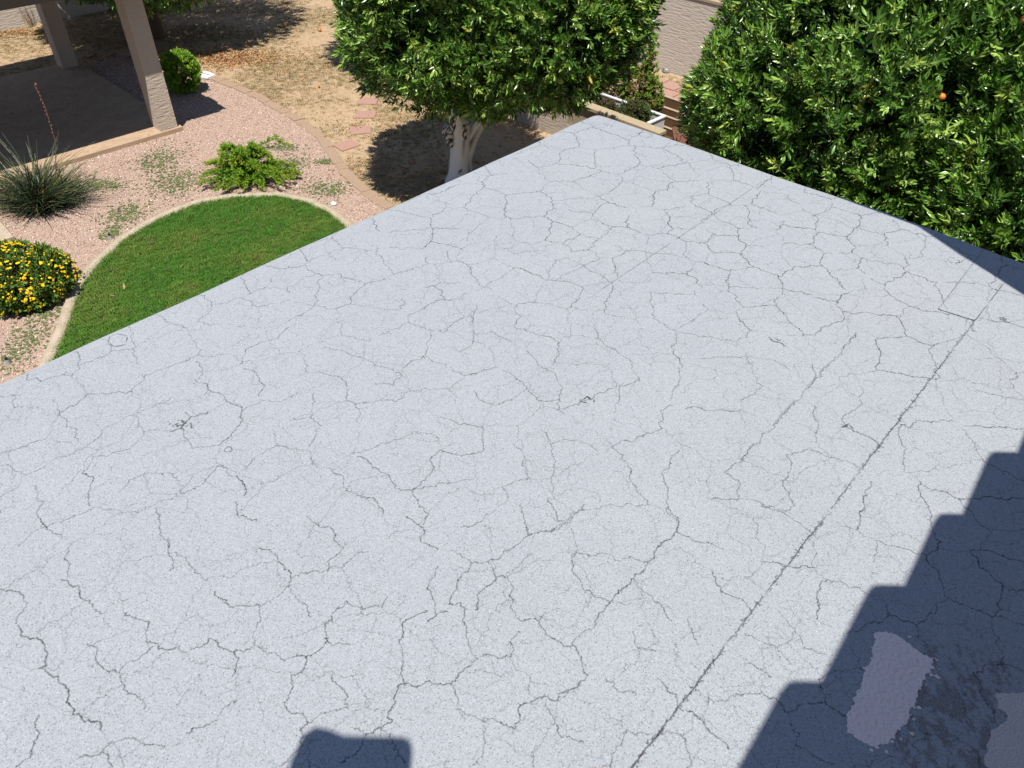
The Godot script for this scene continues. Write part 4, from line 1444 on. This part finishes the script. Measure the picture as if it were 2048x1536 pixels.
func build_trees() -> void:
	rng.seed = 500
	for k in 3:
		citrus_sprigs.append(sprig(11, 0.105, 0.030, 0.17))
		var sl := flat("single_leaf_%d" % k, [0.07, 0.11, 0.20][k], [0.15, 0.22, 0.33][k], [0.02, 0.03, 0.055][k], 0.34)
		sl.cull_mode = BaseMaterial3D.CULL_DISABLED
		sl.backlight_enabled = true
		sl.backlight = lin(0.06, 0.09, 0.012)
	for k in 4:
		citrus_leaves.append(leaf_mesh(0.115 + 0.01 * k, 0.036, 0.01 + 0.012 * k, Color.WHITE))
	var f0 := Vector3(-0.92, 0, -12.0)
	var front := [[Vector3(-0.98, 2.65, -11.75), Vector3(1.52, 1.3, 1.8)], [Vector3(-0.9, 3.5, -11.2), Vector3(1.45, 1.1, 1.3)], [Vector3(0.55, 2.95, -10.6), Vector3(1.02, 1.15, 1.0)], [Vector3(1.0, 3.45, -10.8), Vector3(0.85, 0.95, 0.95)], [Vector3(-0.3, 2.75, -10.9), Vector3(1.1, 1.1, 1.0)]]
	citrus_tree("orange_tree", "round orange tree with whitewashed trunk beside the flat roof", front, 9600, f0, limbs_from(f0, front, 9), 1.6, 201, [Vector3(0.15, 2.6, -10.0)], 0.88, white_trunk)
	var a0 := Vector3(4.2, 0, -8.9)
	var hedge_a := [[Vector3(4.35, 2.6, -8.9), Vector3(2.1, 2.6, 2.1)], [Vector3(3.3, 2.6, -8.9), Vector3(1.2, 1.05, 1.2)], [Vector3(4.6, 2.0, -7.9), Vector3(1.5, 1.7, 1.3)], [Vector3(4.2, 3.8, -9.2), Vector3(1.2, 1.3, 1.4)]]
	citrus_tree("orange_tree", "broad leafy orange tree right of the roof corner, beside the beds", hedge_a, 15000, a0, limbs_from(a0, hedge_a, 9), 0.3, 202, [Vector3(4.3, 4.0, -7.0), Vector3(4.6, 3.5, -7.3), Vector3(3.9, 3.3, -7.1)], 0.88, brown_trunk)
	var b0 := Vector3(6.2, 0, -7.0)
	var hedge_b := [[Vector3(6.2, 2.5, -7.0), Vector3(2.2, 2.5, 2.1)], [Vector3(5.1, 2.0, -6.6), Vector3(1.2, 1.5, 1.2)], [Vector3(5.4, 3.6, -7.7), Vector3(1.4, 1.4, 1.4)]]
	citrus_tree("orange_tree", "orange tree at the right frame edge, its leaves overhanging the shaded roof", hedge_b, 12000, b0, limbs_from(b0, hedge_b, 8), 0.3, 203, [Vector3(5.0, 3.6, -5.9)], 0.88, brown_trunk)
	var c0 := Vector3(6.6, 0, -11.0)
	var back := [[Vector3(6.6, 3.0, -11.0), Vector3(2.5, 2.5, 2.4)]]
	citrus_tree("orange_tree", "orange tree behind the right hand pair, filling the top right corner", back, 2600, c0, limbs_from(c0, back, 5), 0.5, 204, [], 1.05, brown_trunk)
	var l0 := Vector3(-8.6, 0, -19.2)
	var left := [[Vector3(-8.5, 2.9, -19.1), Vector3(3.0, 1.9, 2.6)], [Vector3(-8.0, 2.0, -18.4), Vector3(1.7, 1.1, 1.4)], [Vector3(-9.9, 2.3, -19.3), Vector3(1.7, 1.3, 1.6)]]
	citrus_tree("orange_tree", "big dark tree behind the patio columns, shading the dirt", left, 5200, l0, limbs_from(l0, left, 8), 0.95, 205, [], 1.1, brown_trunk)
	var r0 := Vector3(-2.3, 0, -17.2)
	var rear := [[Vector3(-2.4, 3.1, -17.3), Vector3(1.9, 1.4, 1.8)]]
	citrus_tree("orange_tree", "orange tree hidden behind the white trunked one, casting the far shadow", rear, 2600, r0, limbs_from(r0, rear, 6), 1.75, 206, [], 1.1, brown_trunk)


func build_shrubs() -> void:
	rng.seed = 600
	# low juniper: plumes of tiny scale leaves
	var jt := thing("juniper_shrub", "bright green feathery juniper spilling over the lawn curb", "shrub", Vector3(-4.38, 0.0, -11.75))
	var tuft := Shape.new()
	for k in 7:
		var b := Basis(Vector3.UP, k * 2.4) * Basis(Vector3.RIGHT, 0.35 + 0.12 * k)
		leaf_into(tuft, Transform3D(b, Vector3(0, 0.006 * k, 0)), 0.042, 0.009, 0.005, Color.WHITE)
	var places := []
	var colors := []
	var wood := Shape.new()
	for k in 46:
		var a := k * 2.399 + rng.randfn(0, 0.2)
		var reach := rng.randf_range(0.42, 0.92)
		if k < 18:
			reach *= 0.5
		var rise := rng.randf_range(0.08, 0.42) if k > 18 else rng.randf_range(0.45, 0.75)
		var last := Vector3.ZERO
		var d := Vector3(cos(a), 0, sin(a) * 0.72)
		for j in 15:
			var f := (j + 1) / 15.0
			var p := d * reach * f + Vector3(0, rise * sin(f * 2.2) * 0.85 + 0.03, 0)
			for m in 6:
				var side := Vector3(rng.randfn(), rng.randfn() * 0.6, rng.randfn()) * 0.036 * (1.25 - f * 0.8)
				var up := ((p - last).normalized() * 1.0 + side * 9.0 + Vector3(0, 0.35, 0)).normalized()
				places.append(Transform3D(upright(up).scaled(Vector3.ONE * rng.randf_range(0.8, 1.4)), p + side))
				colors.append(jitter_color(Color(0.09, 0.215, 0.012).lerp(Color(0.22, 0.31, 0.018), pow(f, 2.5)), 0.18))
			last = p
		wood.tube([Vector3.ZERO, d * reach * 0.5 + Vector3(0, rise * 0.75, 0), d * reach * 0.9 + Vector3(0, rise * 0.7, 0)], [0.012, 0.007, 0.003], 5, Color(0.10, 0.07, 0.05))
	scatter("foliage", tuft.mesh(), M.leaf_soft, places, colors, jt)
	put("stems", wood.mesh(), M.bark, jt)
	# clipped round shrub behind the near column
	var soft_sprig := sprig(9, 0.05, 0.022, 0.06)
	bushy("round_shrub", "clipped bright green shrub beside the stucco column", [[Vector3(0, 0.38, 0), Vector3(0.31, 0.38, 0.31)], [Vector3(0.06, 0.52, 0.04), Vector3(0.24, 0.25, 0.26)], [Vector3(-0.1, 0.6, 0.1), Vector3(0.18, 0.16, 0.18)]], 1200, Vector3(-6.72, 0, -15.66), Color(0.19, 0.33, 0.03), Color(0.12, 0.24, 0.025), soft_sprig)
	# rose bush behind the planter
	bushy("rose_bush", "airy light green bush with reddish tips behind the white planter", [[Vector3(0, 0.8, 0), Vector3(0.55, 0.75, 0.5)], [Vector3(0.25, 1.25, 0.1), Vector3(0.35, 0.45, 0.35)], [Vector3(0.35, 0.6, 0.3), Vector3(0.4, 0.45, 0.35)]], 1500, Vector3(1.95, 0, -14.75), Color(0.13, 0.23, 0.024), Color(0.17, 0.13, 0.04), soft_sprig)
	# sprigs in the planter
	bushy("planter_plant", "dusky olive plant growing in the white planter", [[Vector3(0, 0.13, 0), Vector3(0.28, 0.26, 0.2)]], 420, yard(-7.75, -10.79, 0.50), Color(0.06, 0.10, 0.03), Color(0.10, 0.08, 0.04), soft_sprig)
	bushy("planter_plant", "sparse reddish plant at the far end of the white planter", [[Vector3(0, 0.08, 0), Vector3(0.22, 0.16, 0.18)]], 160, yard(-8.4, -10.79, 0.50), Color(0.09, 0.07, 0.04), Color(0.07, 0.10, 0.03), soft_sprig)
	# lantana with its yellow heads
	var lt := bushy("lantana_bush", "dense green bush covered in yellow flower heads", [[Vector3(0, 0.24, 0), Vector3(0.78, 0.38, 0.60)], [Vector3(-0.6, 0.28, -0.1), Vector3(0.65, 0.37, 0.5)], [Vector3(0.2, 0.20, 0.15), Vector3(0.45, 0.28, 0.4)]], 3600, Vector3(-6.60, 0, -8.44), Color(0.075, 0.14, 0.024), Color(0.12, 0.19, 0.03), sprig(8, 0.045, 0.024, 0.05))
	var head := Shape.new()
	for k in 9:
		var a := k * 2.4
		var r := 0.0 if k == 0 else 0.014
		var s := Shape.new()
		s.ball(Vector3(0.009, 0.007, 0.009), 4, 6)
		head.add(s, Transform3D(Basis.IDENTITY, Vector3(cos(a) * r, 0.006 - r * 0.35, sin(a) * r)))
	places = []
	colors = []
	for q in crown_points([[Vector3(0, 0.24, 0), Vector3(0.83, 0.42, 0.65)], [Vector3(-0.6, 0.28, -0.1), Vector3(0.70, 0.41, 0.55)], [Vector3(0.2, 0.20, 0.15), Vector3(0.50, 0.32, 0.45)]], 1700, fnl(301, 2.2, 2), 0.12, 0.05):
		var nn: Vector3 = q[1]
		places.append(Transform3D(upright((nn + Vector3(0, 0.5, 0)).normalized()).scaled(Vector3.ONE * rng.randf_range(0.35, 0.9)), q[0]))
		colors.append(jitter_color(Color(0.62, 0.47, 0.01) if rng.randf() < 0.8 else Color(0.60, 0.32, 0.008), 0.1))
	scatter("blossoms", head.mesh(), M.stone, places, colors, lt)
	# red yucca: a fountain of stiff blades, each its own
	var yt := thing("red_yucca", "spiky blue green yucca clump with one thin flower stalk", "yucca", Vector3(-7.38, 0.0, -10.85))
	var blades := []
	for k in 5:
		var s := Shape.new()
		var bend := 0.05 + 0.16 * k
		var m := 6
		for j in m + 1:
			var f := float(j) / m
			var p := Vector3(0, f, bend * f * f)
			var w := 0.0085 * (1.0 - pow(f, 2.2)) + 0.0006
			var nn := Vector3(0, -2 * bend * f, 1).normalized()
			s.vert(p + Vector3(-w, 0, 0.004), (nn + Vector3(0.4, 0, 0)).normalized())
			s.vert(p - Vector3(0, 0, 0.002), nn)
			s.vert(p + Vector3(w, 0, 0.004), (nn - Vector3(0.4, 0, 0)).normalized())
		for j in m:
			var a := j * 3
			s.i.append_array([a, a + 1, a + 4, a, a + 4, a + 3, a + 1, a + 2, a + 5, a + 1, a + 5, a + 4])
		blades.append(s.mesh())
	var greens := []
	for k in 3:
		var g := flat("yucca_blade_%d" % k, [0.022, 0.038, 0.085][k], [0.042, 0.070, 0.095][k], [0.020, 0.026, 0.03][k], 0.45)
		g.cull_mode = BaseMaterial3D.CULL_DISABLED
		greens.append(g)
	for k in 298:
		var a := rng.randf() * TAU
		var lean := pow(rng.randf(), 0.7) * 0.88
		var z := rng.randf_range(0.68, 1.25) * lerpf(1.0, 0.55, lean / 1.05)
		var b := Basis(Vector3.UP, a) * Basis(Vector3.RIGHT, lean)
		var at := Vector3(rng.randfn(0, 0.09), 0.01, rng.randfn(0, 0.09))
		put("leaf", blades[rng.randi() % 5], greens[mini(rng.randi() % 5, 2) if rng.randf() < 0.75 else 0], yt, Transform3D(b.scaled(Vector3(1.15, z, z)), at))
	places = []
	colors = []
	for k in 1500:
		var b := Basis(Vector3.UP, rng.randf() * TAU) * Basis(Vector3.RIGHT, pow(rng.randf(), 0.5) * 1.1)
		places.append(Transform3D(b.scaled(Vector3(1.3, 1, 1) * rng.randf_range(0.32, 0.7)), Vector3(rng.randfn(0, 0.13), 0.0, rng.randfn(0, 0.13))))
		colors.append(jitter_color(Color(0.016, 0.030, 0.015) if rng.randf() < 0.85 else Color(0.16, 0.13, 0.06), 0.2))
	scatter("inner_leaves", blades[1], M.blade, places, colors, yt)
	var st := Shape.new()
	st.tube([Vector3(0.1, 0, 0), Vector3(0.36, 0.55, -0.1), Vector3(0.47, 1.0, -0.2), Vector3(0.42, 1.45, -0.35), Vector3(0.33, 1.72, -0.45)], [0.008, 0.007, 0.006, 0.005, 0.004], 6)
	st.tube([Vector3(0.47, 1.0, -0.2), Vector3(0.53, 1.06, -0.22), Vector3(0.55, 1.14, -0.24)], [0.005, 0.004, 0.003], 5)
	var so := put("flower_stalk", st.mesh(), M.stalk, yt)
	var bud := Shape.new()
	bud.ball(Vector3(0.012, 0.018, 0.012), 5, 7)
	var bm := bud.mesh()
	var pink := flat("bud", 0.18, 0.055, 0.055, 0.6)
	for k in 14:
		var f := k / 13.0
		var p := Vector3(0.46, 1.1, -0.23).lerp(Vector3(0.33, 1.73, -0.45), f) + Vector3(0.02 * sin(f * 3.0), 0, 0) + Vector3(rng.randfn(0, 0.008), 0, rng.randfn(0, 0.008))
		put("bud", bm, pink, so, Transform3D(Basis.IDENTITY.scaled(Vector3.ONE * (1.5 if k == 13 else 0.8)), p))
	var broken := Shape.new()
	broken.tube([Vector3(0.1, 0, 0.05), Vector3(0.42, 0.35, 0.0), Vector3(0.48, 0.62, 0.0), Vector3(0.36, 0.85, -0.05)], [0.006, 0.005, 0.004, 0.003], 5)
	put("dry_stalk", broken.mesh(), M.stalk, yt)
	# dead grass tuft before the boundary wall
	var dg := thing("dead_grass_clump", "dry grass clump against the boundary wall under patio roof", "grass clump", Vector3(-11.9, 0, -19.85))
	var cl := Shape.new()
	for k in 30:
		var b := Basis(Vector3.UP, rng.randf() * TAU) * Basis(Vector3.RIGHT, rng.randf() * 0.5)
		leaf_into(cl, Transform3D(b, Vector3(rng.randfn(0, 0.06), 0, rng.randfn(0, 0.06))), rng.randf_range(0.3, 0.6), 0.012, 0.08, Color(0.26, 0.18, 0.11))
	put("blades", cl.mesh(), M.straw, dg)


func bushy(called: String, label: String, lumps: Array, count: int, at: Vector3, a: Color, b: Color, m: Mesh) -> Node3D:
	var t := thing(called, label, "plant" if called == "planter_plant" else "shrub", at)
	var places := []
	var colors := []
	for q in crown_points(lumps, count, fnl(300 + count, 1.6, 2), 0.03, 0.4):
		var nn: Vector3 = q[1]
		var d := (nn * 0.7 + Vector3(0, 0.6, 0) + Vector3(rng.randfn(), rng.randfn(), rng.randfn()) * 0.4).normalized()
		places.append(Transform3D(upright(d).scaled(Vector3.ONE * rng.randf_range(0.8, 1.3)), q[0]))
		colors.append(jitter_color(a if rng.randf() < 0.7 else b, 0.18))
	scatter("foliage", m, M.leaf_soft, places, colors, t)
	var wood := Shape.new()
	for k in 7:
		var l: Array = lumps[k % lumps.size()]
		var c: Vector3 = l[0]
		var r: Vector3 = l[1]
		wood.tube([Vector3(rng.randfn(0, 0.03), 0, rng.randfn(0, 0.03)), c * 0.6, c + Vector3(cos(k * 2.0) * r.x, r.y * 0.3, sin(k * 2.0) * r.z) * 0.7], [0.012, 0.009, 0.004], 5, Color(0.10, 0.075, 0.05))
	put("stems", wood.mesh(), M.bark, t)
	return t


func _ready() -> void:
	var cam := Camera3D.new()
	cam.name = "camera"
	cam.position = Vector3(0, 5.9, 0)
	cam.basis = Basis(Vector3.RIGHT, deg_to_rad(-41.0)) * Basis(Vector3.BACK, deg_to_rad(0.9))
	cam.fov = 53.0
	cam.near = 0.05
	cam.far = 300.0
	add_child(cam)
	cam.current = true
	var sky_mat := ProceduralSkyMaterial.new()
	sky_mat.sky_top_color = lin(0.115, 0.165, 0.28)
	sky_mat.sky_horizon_color = lin(0.30, 0.35, 0.42)
	sky_mat.sky_curve = 0.15
	sky_mat.ground_bottom_color = lin(0.22, 0.17, 0.12)
	sky_mat.ground_horizon_color = lin(0.30, 0.26, 0.22)
	sky_mat.sun_angle_max = 8.0
	var sky := Sky.new()
	sky.sky_material = sky_mat
	var env := Environment.new()
	env.background_mode = Environment.BG_SKY
	env.sky = sky
	env.ambient_light_source = Environment.AMBIENT_SOURCE_SKY
	env.tonemap_mode = Environment.TONE_MAPPER_LINEAR
	env.tonemap_exposure = 1.75
	env.sdfgi_enabled = true
	env.ssao_enabled = true
	env.ssil_enabled = true
	var we := WorldEnvironment.new()
	we.name = "world_environment"
	we.environment = env
	add_child(we)
	var sun := DirectionalLight3D.new()
	sun.name = "sun"
	sun.light_energy = 1.35
	sun.light_color = Color(1.0, 0.975, 0.93)
	sun.light_angular_distance = 0.5
	sun.shadow_enabled = true
	add_child(sun)
	sun.look_at_from_position(Vector3.ZERO, -Vector3(0.0087, 1.0, 0.43))

	rng.seed = 7
	make_materials()
	build_flat_roof()
	build_upper_house()
	build_ground()
	build_patio()
	build_walls()
	build_trees()
	build_shrubs()
	build_small_things()
	build_ground_cover()
